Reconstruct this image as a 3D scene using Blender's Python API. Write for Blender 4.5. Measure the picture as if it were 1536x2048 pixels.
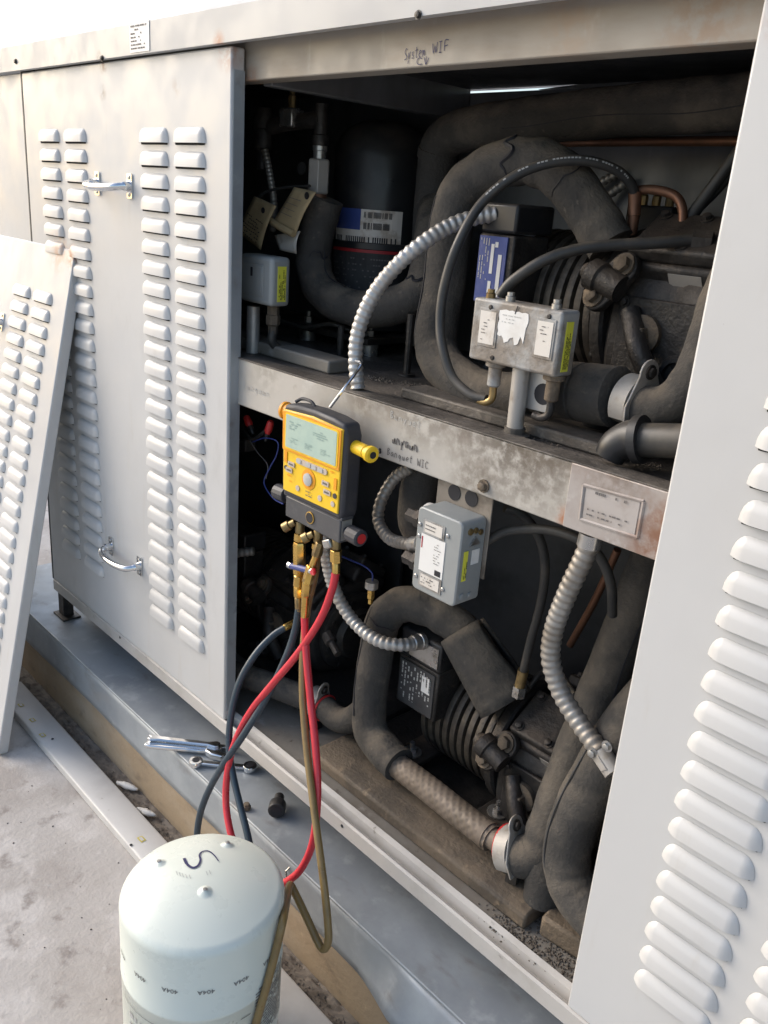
import bpy, math, random
from mathutils import Vector, Matrix, noise
random.seed(7)
for o in list(bpy.data.objects): bpy.data.objects.remove(o)
scene = bpy.context.scene
COL = scene.collection
V = Vector
# ------------------------------------------------------------------ camera
CF = 1710.39                                   # focal length in pixels of the 1536 x 2048 picture
CC = V((1.16, -0.77808, 1.25))
CR = (V((0.677333, 0.732073, 0.072733)), V((0.295599, -0.180289, -0.938146)), V((-0.673678, 0.656936, -0.338515)))   # right, down, forward
_f = CR[2].normalized(); _r = CR[0] - _f * CR[0].dot(_f); _r.normalize(); _d = _f.cross(_r)
CR = (_r, _d, _f)
cam_data = bpy.data.cameras.new('camera'); cam = bpy.data.objects.new('camera', cam_data); COL.objects.link(cam)
cam_data.sensor_fit = 'VERTICAL'; cam_data.sensor_height = 24.0; cam_data.sensor_width = 18.0
cam_data.lens = CF / 2048 * 24.0
cam_data.clip_start = 0.02; cam_data.clip_end = 500
cam.matrix_world = Matrix(((_r.x, -_d.x, -_f.x, CC.x), (_r.y, -_d.y, -_f.y, CC.y), (_r.z, -_d.z, -_f.z, CC.z), (0, 0, 0, 1)))
scene.camera = cam
# ------------------------------------------------------------------ sky, sun, exposure
SUN_EL, SUN_AZ = math.radians(30), math.radians(246)    # compass style: 0 = +y, 90 = +x
world = bpy.data.worlds.new('World'); scene.world = world; world.use_nodes = True
wn = world.node_tree; bg = wn.nodes['Background']
sky = wn.nodes.new('ShaderNodeTexSky'); sky.sky_type = 'NISHITA'; sky.sun_disc = False
sky.sun_elevation = SUN_EL; sky.sun_rotation = SUN_AZ; sky.air_density = 1.0; sky.dust_density = 2.4; sky.ozone_density = 0.5
wn.links.new(sky.outputs[0], bg.inputs[0]); bg.inputs[1].default_value = 0.15
sd = bpy.data.lights.new('sun', 'SUN'); sun = bpy.data.objects.new('sun', sd); COL.objects.link(sun)
sd.energy = 1.0; sd.angle = math.radians(40); sd.color = (1.0, 0.985, 0.965)
sdir = V((math.sin(SUN_AZ) * math.cos(SUN_EL), math.cos(SUN_AZ) * math.cos(SUN_EL), math.sin(SUN_EL)))
sun.location = (-3, -3, 5); sun.rotation_euler = (-sdir).to_track_quat('-Z', 'Y').to_euler()
scene.view_settings.view_transform = 'Standard'; scene.view_settings.look = 'None'
scene.view_settings.exposure = 0.82; scene.view_settings.gamma = 1.0
scene.render.resolution_x = 768; scene.render.resolution_y = 1024
scene.render.engine = 'CYCLES'
scene.cycles.max_bounces = 8; scene.cycles.diffuse_bounces = 5

# ------------------------------------------------------------------ helpers
def P(px, py, y=None, x=None, z=None):
    """point of the place seen at a photo pixel, on the given plane"""
    d = CR[0] * ((px - 768) / CF) + CR[1] * ((py - 1024) / CF) + CR[2]
    if y is not None: t = (y - CC.y) / d.y
    elif x is not None: t = (x - CC.x) / d.x
    else: t = (z - CC.z) / d.z
    return CC + d * t
def S(px, p): return px * (V(p) - CC).dot(CR[2]) / CF          # photo pixels -> metres at a point
def PL(*pts): return [P(a, b, y=c) for a, b, c in pts]
def spl(pts, n=10):
    """Catmull-Rom through the points"""
    pts = [V(p) for p in pts]
    if len(pts) < 3:
        return [pts[0].lerp(pts[-1], i / n) for i in range(n + 1)]
    q = [pts[0] * 2 - pts[1]] + pts + [pts[-1] * 2 - pts[-2]]
    out = []
    for i in range(1, len(q) - 2):
        a, b, c, d = q[i - 1], q[i], q[i + 1], q[i + 2]
        for k in range(n):
            t = k / n
            out.append(0.5 * ((2 * b) + (c - a) * t + (2 * a - 5 * b + 4 * c - d) * t * t + (3 * b - a - 3 * c + d) * t ** 3))
    out.append(pts[-1]); return out
def resample(pts, step):
    acc = [0]
    for a, b in zip(pts, pts[1:]): acc.append(acc[-1] + (b - a).length)
    L = acc[-1]; n = max(2, int(L / step)); out = []; j = 0
    for i in range(n + 1):
        s = L * i / n
        while j < len(acc) - 2 and acc[j + 1] < s: j += 1
        seg = acc[j + 1] - acc[j]; out.append(pts[j].lerp(pts[j + 1], (s - acc[j]) / seg if seg else 0))
    return out, L

class MB:
    def __init__(s): s.v = []; s.f = []; s.m = []; s.mi = 0
    def face(s, ids): s.f.append(tuple(ids)); s.m.append(s.mi)
    def poly(s, pts):
        b = len(s.v); s.v += [V(p) for p in pts]; s.face(range(b, b + len(pts))); return s
    def box(s, x0, x1, y0, y1, z0, z1):
        return s.obox(V(((x0 + x1) / 2, (y0 + y1) / 2, (z0 + z1) / 2)), V(((x1 - x0) / 2, 0, 0)), V((0, (y1 - y0) / 2, 0)), V((0, 0, (z1 - z0) / 2)))
    def obox(s, c, a, b, d):
        c, a, b, d = V(c), V(a), V(b), V(d)
        if a.cross(b).dot(d) < 0: a = -a
        i = len(s.v)
        s.v += [c - a - b - d, c + a - b - d, c + a + b - d, c - a + b - d, c - a - b + d, c + a - b + d, c + a + b + d, c - a + b + d]
        for q in ((0, 3, 2, 1), (4, 5, 6, 7), (0, 1, 5, 4), (1, 2, 6, 5), (2, 3, 7, 6), (3, 0, 4, 7)): s.face([i + k for k in q])
        return s
    def tube(s, pts, r, n=12, caps=True, phase=0.0):
        pts = [V(p) for p in pts]; N = len(pts)
        rr = r if isinstance(r, (list, tuple)) else [r] * N
        t0 = (pts[1] - pts[0]).normalized()
        u = t0.orthogonal().normalized(); b0 = len(s.v)
        for i in range(N):
            t = (pts[min(i + 1, N - 1)] - pts[max(i - 1, 0)])
            t = t.normalized() if t.length > 1e-9 else t0
            u = (u - t * u.dot(t)); u.normalize(); w = t.cross(u)
            for k in range(n):
                a = 2 * math.pi * k / n + phase
                s.v.append(pts[i] + (u * math.cos(a) + w * math.sin(a)) * rr[i])
        for i in range(N - 1):
            for k in range(n):
                a = b0 + i * n + k; b = b0 + i * n + (k + 1) % n
                s.face((a, b, b + n, a + n))
        if caps:
            s.face([b0 + k for k in range(n)][::-1]); s.face([b0 + (N - 1) * n + k for k in range(n)])
        return s
    def cyl(s, p0, p1, r0, r1=None, n=16, caps=True, phase=0.0):
        return s.tube([p0, p1], [r0, r0 if r1 is None else r1], n, caps, phase)
    def lathe(s, prof, origin=(0, 0, 0), axis=(0, 0, 1), n=24, phase=0.0):
        """prof: list of (radius, distance along axis)"""
        o = V(origin); ax = V(axis).normalized()
        return s.tube2([o + ax * h for r, h in prof], [max(r, 1e-5) for r, h in prof], ax, n, phase)
    def tube2(s, pts, rr, ax, n, phase=0.0):
        u = ax.orthogonal().normalized()
        if abs(ax.z) > .99: u = V((1, 0, 0))
        w = ax.cross(u); b0 = len(s.v); N = len(pts)
        for p, r in zip(pts, rr):
            for k in range(n):
                a = 2 * math.pi * k / n + phase; s.v.append(p + (u * math.cos(a) + w * math.sin(a)) * r)
        for i in range(N - 1):
            for k in range(n):
                a = b0 + i * n + k; b = b0 + i * n + (k + 1) % n
                s.face((a, b, b + n, a + n))
        s.face([b0 + k for k in range(n)][::-1]); s.face([b0 + (N - 1) * n + k for k in range(n)])
        return s
    def prism(s, outline, o, u, v, d):
        """outline of (a, b) in plane o + a u + b v, pushed along d"""
        o, u, v, d = V(o), V(u), V(v), V(d)
        if u.cross(v).dot(d) > 0: outline = outline[::-1]
        n = len(outline); b = len(s.v)
        s.v += [o + u * a + v * c for a, c in outline] + [o + u * a + v * c + d for a, c in outline]
        s.face(range(b, b + n)); s.face([b + n + k for k in range(n)][::-1])
        for k in range(n): s.face((b + k, b + n + k, b + n + (k + 1) % n, b + (k + 1) % n))
        return s
    def grid(s, fn, nu, nv):
        b = len(s.v)
        for j in range(nv + 1):
            for i in range(nu + 1): s.v.append(V(fn(i / nu, j / nv)))
        for j in range(nv):
            for i in range(nu):
                a = b + j * (nu + 1) + i; s.face((a, a + 1, a + nu + 2, a + nu + 1))
        return s
    def mesh(s, name, mats, sharp=35, off=V((0, 0, 0))):
        me = bpy.data.meshes.new(name); me.from_pydata([tuple(p - off) for p in s.v], [], s.f)
        for m in (mats if isinstance(mats, (list, tuple)) else [mats]): me.materials.append(m)
        for p, k in zip(me.polygons, s.m): p.material_index = k; p.use_smooth = sharp > 0
        me.update()
        if sharp > 0: me.set_sharp_from_angle(angle=math.radians(sharp))
        return me
    def build(s, name, mats, parent=None, sharp=35, bevel=0, local=False, seg=2):
        off = V((0, 0, 0))
        if parent is not None and not local:
            r = parent
            while r.parent: r = r.parent
            off = r.location.copy()
        o = bpy.data.objects.new(name, s.mesh(name, mats, sharp, off)); COL.objects.link(o)
        if parent is not None: o.parent = parent
        if bevel:
            m = o.modifiers.new('edge', 'BEVEL'); m.width = bevel; m.segments = seg; m.limit_method = 'ANGLE'; m.angle_limit = math.radians(40)
            m.harden_normals = False
        return o
def thing(name, label, cat, loc=(0, 0, 0), group=None, rot=None):
    o = bpy.data.objects.new(name, None); COL.objects.link(o); o.location = loc; o.empty_display_size = 0.02
    if rot: o.rotation_euler = rot
    o['label'] = label; o['category'] = cat
    if group: o['group'] = group
    return o
def tag(o, label, cat, group=None, kind=None):
    o['label'] = label; o['category'] = cat
    if group: o['group'] = group
    if kind: o['kind'] = kind
    return o
def rrect(x0, x1, z0, z1, r, n=4):
    out = []
    for cx, cz, a0 in ((x1 - r, z1 - r, 0), (x0 + r, z1 - r, 90), (x0 + r, z0 + r, 180), (x1 - r, z0 + r, 270)):
        for k in range(n + 1):
            a = math.radians(a0 + 90 * k / n); out.append((cx + r * math.cos(a), cz + r * math.sin(a)))
    return out

# ------------------------------------------------------------------ materials
def mat(name, col, rough=0.55, metal=0.0, layers=(), bump=0.0, bscale=80, dust=None, spots=(), coat=0.0, rvar=0.12, spec=0.5):
    """layers: (colour, scale or (sx,sy,sz), low, high, strength); dust: (colour, amount) settled on upward faces;
       spots: (centre, radius, colour, strength) stains of their own shape"""
    m = bpy.data.materials.new(name); m.use_nodes = True; nt = m.node_tree; N = nt.nodes; L = nt.links
    b = N['Principled BSDF']; b.inputs['Metallic'].default_value = metal
    b.inputs['Specular IOR Level'].default_value = spec
    if coat: b.inputs['Coat Weight'].default_value = coat; b.inputs['Coat Roughness'].default_value = 0.15
    geo = N.new('ShaderNodeNewGeometry')
    def noise_fac(sc, lo, hi, detail=7, rgh=0.6, dist=0.0):
        mp = N.new('ShaderNodeMapping'); L.new(geo.outputs['Position'], mp.inputs[0])
        mp.inputs['Scale'].default_value = sc if isinstance(sc, (tuple, list)) else (sc, sc, sc)
        mp.inputs['Location'].default_value = (random.uniform(0, 9), random.uniform(0, 9), random.uniform(0, 9))
        nz = N.new('ShaderNodeTexNoise'); L.new(mp.outputs[0], nz.inputs[0]); nz.inputs['Scale'].default_value = 1
        nz.inputs['Detail'].default_value = detail; nz.inputs['Roughness'].default_value = rgh; nz.inputs['Distortion'].default_value = dist
        r = N.new('ShaderNodeMapRange'); r.interpolation_type = 'SMOOTHSTEP'
        r.inputs[1].default_value = lo; r.inputs[2].default_value = hi; L.new(nz.outputs[0], r.inputs[0]); return r.outputs[0]
    def mix(a, bcol, fac):
        x = N.new('ShaderNodeMix'); x.data_type = 'RGBA'
        if isinstance(a, tuple): x.inputs[6].default_value = (*a, 1)
        else: L.new(a, x.inputs[6])
        x.inputs[7].default_value = (*bcol, 1); L.new(fac, x.inputs[0]); return x.outputs[2]
    def mul(a, k):
        x = N.new('ShaderNodeMath'); x.operation = 'MULTIPLY'; L.new(a, x.inputs[0])
        if isinstance(k, (int, float)): x.inputs[1].default_value = k
        else: L.new(k, x.inputs[1])
        return x.outputs[0]
    cur = tuple(col)
    for (c2, sc, lo, hi, st) in layers: cur = mix(cur, c2, mul(noise_fac(sc, lo, hi), st))
    if dust:
        sp = N.new('ShaderNodeSeparateXYZ'); L.new(geo.outputs['Normal'], sp.inputs[0])
        r = N.new('ShaderNodeMapRange'); r.inputs[1].default_value = 0.05; r.inputs[2].default_value = 0.9; L.new(sp.outputs[2], r.inputs[0])
        cur = mix(cur, dust[0], mul(mul(r.outputs[0], noise_fac(22, 0.3, 0.62)), dust[1]))
    for (c, rad, colr, st) in spots:
        d = N.new('ShaderNodeVectorMath'); d.operation = 'DISTANCE'; L.new(geo.outputs['Position'], d.inputs[0]); d.inputs[1].default_value = tuple(c)
        r = N.new('ShaderNodeMapRange'); r.interpolation_type = 'SMOOTHSTEP'; r.inputs[1].default_value = rad; r.inputs[2].default_value = 0.0; r.inputs[3].default_value = 0; r.inputs[4].default_value = 1
        L.new(d.outputs['Value'], r.inputs[0]); cur = mix(cur, colr, mul(mul(r.outputs[0], noise_fac(60, 0.35, 0.6)), st))
    if isinstance(cur, tuple): b.inputs['Base Color'].default_value = (*cur, 1)
    else: L.new(cur, b.inputs['Base Color'])
    if rvar:
        r = N.new('ShaderNodeMapRange'); L.new(noise_fac(14, 0.3, 0.7), r.inputs[0]); r.inputs[3].default_value = max(0.03, rough - rvar); r.inputs[4].default_value = min(1, rough + rvar)
        L.new(r.outputs[0], b.inputs['Roughness'])
    else: b.inputs['Roughness'].default_value = rough
    if bump:
        bp = N.new('ShaderNodeBump'); bp.inputs['Strength'].default_value = bump; bp.inputs['Distance'].default_value = 0.002
        L.new(noise_fac(bscale, 0.2, 0.8, 5), bp.inputs['Height']); L.new(bp.outputs[0], b.inputs['Normal'])
    return m
GRIME = (0.10, 0.082, 0.062)
RUST = (0.36, 0.13, 0.045)
m_paint = mat('painted_sheet_metal', (0.545, 0.542, 0.53), 0.42, 0, [((0.49, 0.48, 0.46), (2.2, 2.2, 1.2), .40, .72, .7), ((0.46, 0.42, 0.36), (34, 34, 4), .58, .80, .45), ((.40, .39, .37), (12, 12, 5), .60, .78, .4), ((.28, .26, .24), 170, .74, .77, .6)], bump=.18, bscale=4,
              spots=[((-.04, 0, 1.445), .04, RUST, .7), ((-.44, 0, 1.445), .02, (.2, .1, .06), .9), ((-.60, 0, 1.10), .035, RUST, 1.0), ((-.66, 0, 1.105), .06, (.55, .33, .2), .8), ((.79, 0, 1.42), .03, RUST, .6), ((-.445, 0, 1.40), .018, (.25, .2, .17), .7), ((-.19, 0, 1.40), .02, (.4, .34, .3), .6)])
m_lip = mat('painted_roof_lip', (0.42, 0.42, 0.415), 0.4, 0, [((0.42, 0.41, 0.39), 5, .45, .7, .5)], spots=[((-.045, -.012, 1.453), .022, RUST, .8), ((-.43, -.012, 1.455), .015, (.15, .1, .08), .9)])
m_beam = mat('dirty_galvanised_beam', (0.47, 0.445, 0.40), 0.5, 0.1, [((0.36, 0.32, 0.27), (7, 7, 9), .44, .70, .7), ((0.20, 0.165, 0.13), (26, 26, 18), .62, .76, .6), ((.60, .58, .54), 16, .60, .72, .6)], bump=.12, bscale=40,
             spots=[((.56, .02, 1.02), .17, (.10, .08, .06), 1.0), ((.50, .02, .93), .06, (.16, .13, .10), .8), ((.28, .02, 1.01), .08, (.16, .13, .10), .8), ((.40, .02, 1.01), .09, (.13, .105, .08), .9), ((.60, .02, 1.0), .09, (.12, .095, .07), .9), ((.47, .02, 1.005), .07, (.14, .11, .085), .85), ((.33, .02, 1.0), .05, (.18, .15, .12), .7), ((.05, .02, .99), .06, (.22, .19, .15), .5), ((.64, .02, .925), .02, RUST, .9)])
m_plate = mat('worn_joint_plate', (0.38, 0.345, 0.32), 0.5, 0.1, [((.26, .205, .175), 14, .42, .66, .8), ((.52, .50, .48), 30, .58, .72, .6)], bump=.12, bscale=40, spots=[((.765, .0165, .95), .06, (.23, .12, .075), 1.0), ((.755, .0165, .93), .05, (.20, .10, .06), 1.0), ((.70, .0165, 1.0), .06, (.17, .13, .10), .8)])
m_head = mat('stained_header_beam', (0.33, 0.30, 0.255), 0.55, 0.1, [((0.26, 0.215, 0.165), (4, 4, 16), .42, .68, .75), ((0.50, 0.47, 0.42), (20, 20, 8), .6, .75, .5), ((.22, .18, .14), (16, 16, 24), .66, .78, .6)], bump=.08, bscale=30,
             spots=[((.70, .028, 1.43), .07, (.30, .2, .13), .7), ((.55, .028, 1.435), .05, (.33, .24, .17), .6), ((-.02, .028, 1.41), .025, RUST, .5)])
m_galv = mat('galvanised_steel_and_edge_shade', (0.36, 0.385, 0.40), 0.5, 0.25, [((0.24, 0.26, 0.28), 5, .4, .65, .7), ((.20, .175, .145), (9, 16, 16), .56, .74, .6), ((.52, .54, .55), 24, .55, .72, .4), ((.40, .34, .27), (5, 5, 9), .58, .75, .4), ((.7, .7, .7), 55, .73, .76, .7)], bump=.06, bscale=20)
m_pan = mat('dusty_floor_pan', (0.25, 0.23, 0.20), 0.6, 0.25, [((0.20, 0.17, 0.135), 9, .42, .68, .8), ((.45, .43, .40), 22, .58, .72, .5), (GRIME, 40, .60, .72, .8)], bump=.2, bscale=60)
m_sill = mat('painted_sill', (0.48, 0.455, 0.42), 0.5, 0.05, [((0.36, 0.33, 0.29), (12, 12, 12), .45, .7, .7), (GRIME, 45, .64, .74, .7)], bump=.08)
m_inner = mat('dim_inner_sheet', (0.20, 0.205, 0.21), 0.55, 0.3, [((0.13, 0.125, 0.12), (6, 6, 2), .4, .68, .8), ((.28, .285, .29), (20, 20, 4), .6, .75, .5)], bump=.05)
m_bracket = mat('stained_bracket', (0.26, 0.225, 0.185), 0.6, 0.1, [((0.12, 0.095, 0.07), 22, .42, .64, .85), ((.38, .35, .31), 40, .6, .74, .6)], bump=.2)
m_card = mat('greyed_name_card', (0.40, 0.365, 0.34), 0.6, 0, [((.30, .255, .22), 22, .45, .66, .8), ((.22, .15, .11), 60, .62, .74, .6)])
m_undershade = mat('undershade_black', (0.030, 0.026, 0.022), 0.6, 0.1, [((.075, .06, .045), 14, .48, .7, .7)], bump=.4, bscale=110)  # shadow under the compressors put into the colour
m_dark_in = mat('recess_shade_and_label_black', (0.060, 0.060, 0.062), 0.6, 0.1, [((0.02, 0.02, 0.02), 8, .4, .7, .8)])  # shade of the cabinet's recesses put into the colour; also black labels, seam
m_deck = mat('oily_deck', (0.15, 0.13, 0.11), 0.6, 0.1, [((0.05, 0.043, 0.036), 9, .38, .62, .9), ((0.26, 0.23, 0.20), 30, .60, .74, .6)], bump=.5, bscale=120)
m_rail = mat('rusty_dirty_rail', (0.15, 0.115, 0.08), 0.75, 0.1, [((0.075, 0.06, 0.045), 12, .4, .62, .85), ((0.30, 0.22, 0.14), 45, .58, .72, .6)], bump=.5, bscale=140)
m_foam = mat('pipe_insulation', (0.066, 0.062, 0.057), 0.85, 0, [((0.045, 0.043, 0.040), 14, .4, .65, .8), ((.15, .13, .105), 9, .48, .68, .7), ((.17, .15, .125), 80, .60, .75, .5)], bump=.5, bscale=170, dust=((0.22, 0.18, 0.135), .75), rvar=.05, spec=.25)
m_iron = mat('oily_cast_iron', (0.055, 0.050, 0.045), 0.5, 0.35, [((0.022, 0.02, 0.019), 14, .38, .62, .9), ((0.12, 0.095, 0.07), 34, .58, .74, .7)], bump=.4, bscale=130, dust=((0.13, 0.10, 0.075), .6))
m_barrel = mat('finned_barrel', (0.105, 0.088, 0.068), 0.5, 0.4, [((0.05, 0.042, 0.035), (14, 14, 40), .38, .62, .85), ((0.17, 0.14, 0.105), 60, .56, .74, .6)], bump=.3, bscale=150, dust=((0.16, 0.13, 0.10), .5))
m_black = mat('black_enamel', (0.017, 0.018, 0.020), 0.38, 0.0, [((0.06, 0.052, 0.045), 18, .5, .75, .6)], dust=((0.10, 0.085, 0.07), .5))
m_rubber = mat('black_rubber_hose', (0.034, 0.034, 0.033), 0.5, 0, [((.085, .075, .06), 20, .45, .72, .7)], dust=((0.15, 0.125, 0.095), .6))
m_conduit = mat('flexible_metal_conduit', (0.52, 0.51, 0.49), 0.42, 0.55, [((0.30, 0.26, 0.21), 16, .42, .7, .7), ((.60, .60, .59), 40, .55, .7, .4)], dust=((.28, .23, .17), .3))
m_conduit2 = mat('dusty_metal_conduit', (0.36, 0.34, 0.31), 0.48, 0.5, [((0.19, 0.16, 0.125), 16, .40, .68, .8)], dust=((.24, .19, .14), .5))
m_box = mat('grey_control_casing', (0.30, 0.315, 0.31), 0.42, 0.1, [((.24, .245, .24), 12, .4, .7, .5), ((.18, .15, .12), 60, .68, .76, .5)], bump=.05)
m_boxdirty = mat('dirty_grey_casing', (0.36, 0.36, 0.35), 0.5, 0.1, [((0.20, 0.165, 0.13), 18, .36, .58, .85), ((0.10, 0.08, 0.06), 50, .52, .70, .7), ((.42, .40, .37), 30, .62, .72, .6)], bump=.25, bscale=120)
m_white = mat('white_label', (0.74, 0.73, 0.70), 0.5, 0, [((.55, .52, .47), 30, .5, .75, .5)])
m_dirtywhite = mat('scuffed_white_label', (0.66, 0.62, 0.56), 0.55, 0, [((.38, .31, .24), 26, .48, .64, .8)])
m_yellow = mat('yellow_label', (0.72, 0.70, 0.07), 0.5, 0, [((.5, .46, .12), 60, .5, .7, .5)])
m_oldyellow = mat('worn_yellow', (0.56, 0.47, 0.08), 0.6, 0, [((.5, .48, .44), 120, .5, .66, .8)])
m_ink = mat('black_ink', (0.015, 0.015, 0.02), 0.6, rvar=0)
m_inkgrey = mat('faded_ink', (0.13, 0.12, 0.115), 0.7, rvar=0)
m_inkpale = mat('pale_print', (0.45, 0.45, 0.43), 0.7, rvar=0)
m_penblue = mat('marker_ink', (0.030, 0.028, 0.10), 0.5, rvar=0)
m_bluelab = mat('blue_nameplate', (0.045, 0.075, 0.26), 0.4, 0, [((.10, .12, .30), 40, .5, .7, .6)])
m_redlab = mat('red_strip', (0.36, 0.02, 0.025), 0.5, rvar=0)
m_manila = mat('manila_tag', (0.44, 0.33, 0.18), 0.8, 0, [((.30, .215, .12), 30, .45, .7, .7)])
m_copper = mat('tarnished_copper', (0.23, 0.115, 0.07), 0.5, 0.6, [((.16, .085, .05), 25, .42, .68, .8)])
m_brass = mat('brass', (0.68, 0.44, 0.13), 0.27, 0.95, [((.45, .28, .09), 60, .5, .72, .7)])
m_oldbrass = mat('dull_brass', (0.33, 0.24, 0.11), 0.4, 0.8, [((.16, .11, .06), 50, .45, .7, .8)])
m_chrome = mat('chrome', (0.72, 0.73, 0.74), 0.12, 1.0, [((.5, .5, .5), 60, .55, .75, .5)], rvar=.05)
m_steel = mat('dull_steel', (0.45, 0.44, 0.42), 0.35, 0.8, [((.22, .19, .15), 40, .48, .7, .7)])
m_zinc = mat('zinc_clamp', (0.40, 0.375, 0.34), 0.5, 0.25, [((.28, .24, .19), 40, .5, .68, .8)], bump=.1)
m_red = mat('red_hose', (0.62, 0.035, 0.05), 0.33, 0, [((.45, .03, .04), 25, .5, .7, .5)], coat=.15)
m_navy = mat('dark_blue_hose', (0.030, 0.050, 0.068), 0.38, 0, [((.055, .075, .09), 25, .5, .7, .5)], coat=.1)
m_brown = mat('aged_tan_hose', (0.235, 0.155, 0.055), 0.38, 0, [((.14, .085, .035), 25, .45, .7, .7)], coat=.1)
m_cyl = mat('pale_green_tank_paint', (0.695, 0.73, 0.65), 0.30, 0, [((.65, .705, .665), 4, .4, .7, .3), ((.35, .36, .33), 150, .75, .77, .6)], coat=.2, rvar=.05)
m_gdark = mat('dark_rubber_boot', (0.040, 0.040, 0.046), 0.55, 0, [((.07, .065, .065), 40, .5, .7, .5)])
m_gyel = mat('yellow_fascia', (0.86, 0.55, 0.02), 0.4, 0, [((.66, .36, .015), 26, .52, .72, .6)])
m_gora = mat('orange_plastic', (0.83, 0.34, 0.012), 0.4, 0, [((.55, .22, .02), 40, .5, .72, .5)])
m_lcd = mat('lcd_glass', (0.44, 0.55, 0.46), 0.2, 0, rvar=.03, layers=[((.36, .48, .42), 30, .45, .65, .5)])
m_lcdseg = mat('lcd_segments', (0.27, 0.37, 0.33), 0.4, rvar=0)
m_gkey = mat('grey_key', (0.52, 0.44, 0.36), 0.5, rvar=0)
m_gman = mat('anodised_manifold', (0.105, 0.105, 0.11), 0.45, 0.5, [((.16, .16, .16), 50, .5, .7, .6)])
m_redcap = mat('red_cap', (0.55, 0.03, 0.03), 0.4, rvar=0)
m_bluecap = mat('blue_lever', (0.04, 0.055, 0.20), 0.4, rvar=0)
m_bluewire = mat('blue_wire', (0.03, 0.05, 0.22), 0.45, rvar=0)
m_concrete = mat('stained_concrete', (0.45, 0.42, 0.39), 0.85, 0, [((0.33, 0.295, 0.265), 4.5, .40, .62, .7), ((.56, .53, .50), 9, .48, .66, .75), ((.22, .19, .17), 19, .56, .72, .75), ((.56, .54, .52), 40, .60, .72, .45), ((.14, .12, .11), 70, .70, .76, .6)], bump=.35, bscale=90, rvar=.08)
m_curb = mat('tan_painted_curb', (0.30, 0.225, 0.145), 0.8, 0, [((0.36, 0.30, 0.225), (5, 5, 10), .42, .68, .7), ((.16, .12, .085), (14, 14, 24), .52, .72, .7), ((.44, .34, .21), 40, .66, .74, .6)], bump=.35, bscale=60)
m_strip = mat('off_white_trim', (0.56, 0.545, 0.52), 0.5, 0, [((.44, .42, .40), 10, .45, .7, .6), ((.28, .25, .22), 50, .68, .75, .7)])
m_dirt = mat('black_dirt', (0.035, 0.028, 0.023), 0.95, 0, [((.09, .07, .055), 50, .5, .7, .7)])
m_gutter = mat('gutter_grit', (0.19, 0.162, 0.132), 0.95, 0, [((.085, .07, .056), 40, .45, .65, .8), ((.22, .19, .165), 60, .6, .72, .7)])
m_debris = mat('dusty_debris', (0.10, 0.082, 0.064), 0.95, 0, [((.22, .19, .16), 60, .5, .7, .7)])
m_foambit = mat('white_foam', (0.62, 0.60, 0.56), 0.8, rvar=0, layers=[((.4, .38, .35), 60, .5, .7, .6)])
m_braid = mat('bronze_braid', (0.19, 0.15, 0.115), 0.65, 0.15, [((.11, .085, .06), 24, .40, .66, .8), ((.30, .23, .17), 60, .6, .72, .5)], dust=((.24, .19, .14), .4))
m_mouth_shadow = mat('louvre_mouth_and_lip_shadow', (0.02, 0.02, 0.02), 0.9, rvar=0)  # black for the open mouth and the painted shadow line under the lip

def text(s, size, o, u, v, m, parent, name='lettering', lift=0.0006, align='LEFT', wrap=None, extr=0.0):
    """flat lettering in the plane o + a u + b v"""
    cu = bpy.data.curves.new('t', 'FONT'); cu.body = s; cu.size = size; cu.align_x = align; cu.resolution_u = 2
    ob = bpy.data.objects.new('t', cu); COL.objects.link(ob)
    bpy.context.view_layer.update()
    me = bpy.data.meshes.new_from_object(ob.evaluated_get(bpy.context.evaluated_depsgraph_get()))
    bpy.data.objects.remove(ob); u, v, o = V(u).normalized(), V(v).normalized(), V(o); w = u.cross(v)
    mb = MB()
    if wrap: mb.v = [wrap(p.co.x, p.co.y) for p in me.vertices]
    else: mb.v = [o + u * p.co.x + v * p.co.y + w * lift for p in me.vertices]
    for p in me.polygons: mb.face(p.vertices)
    bpy.data.meshes.remove(me)
    return mb.build(name, m, parent, sharp=0)
def ribbon(mb, pts, w, nrm):
    pts = [V(p) for p in pts]; b = len(mb.v)
    for i, p in enumerate(pts):
        t = pts[min(i + 1, len(pts) - 1)] - pts[max(i - 1, 0)]
        sd_ = t.cross(nrm)
        sd_ = sd_.normalized() * w / 2 if sd_.length > 0 else V((w / 2, 0, 0))
        mb.v += [p - sd_, p + sd_]
    for i in range(len(pts) - 1):
        a = b + 2 * i; mb.face((a, a + 1, a + 3, a + 2))
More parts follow.
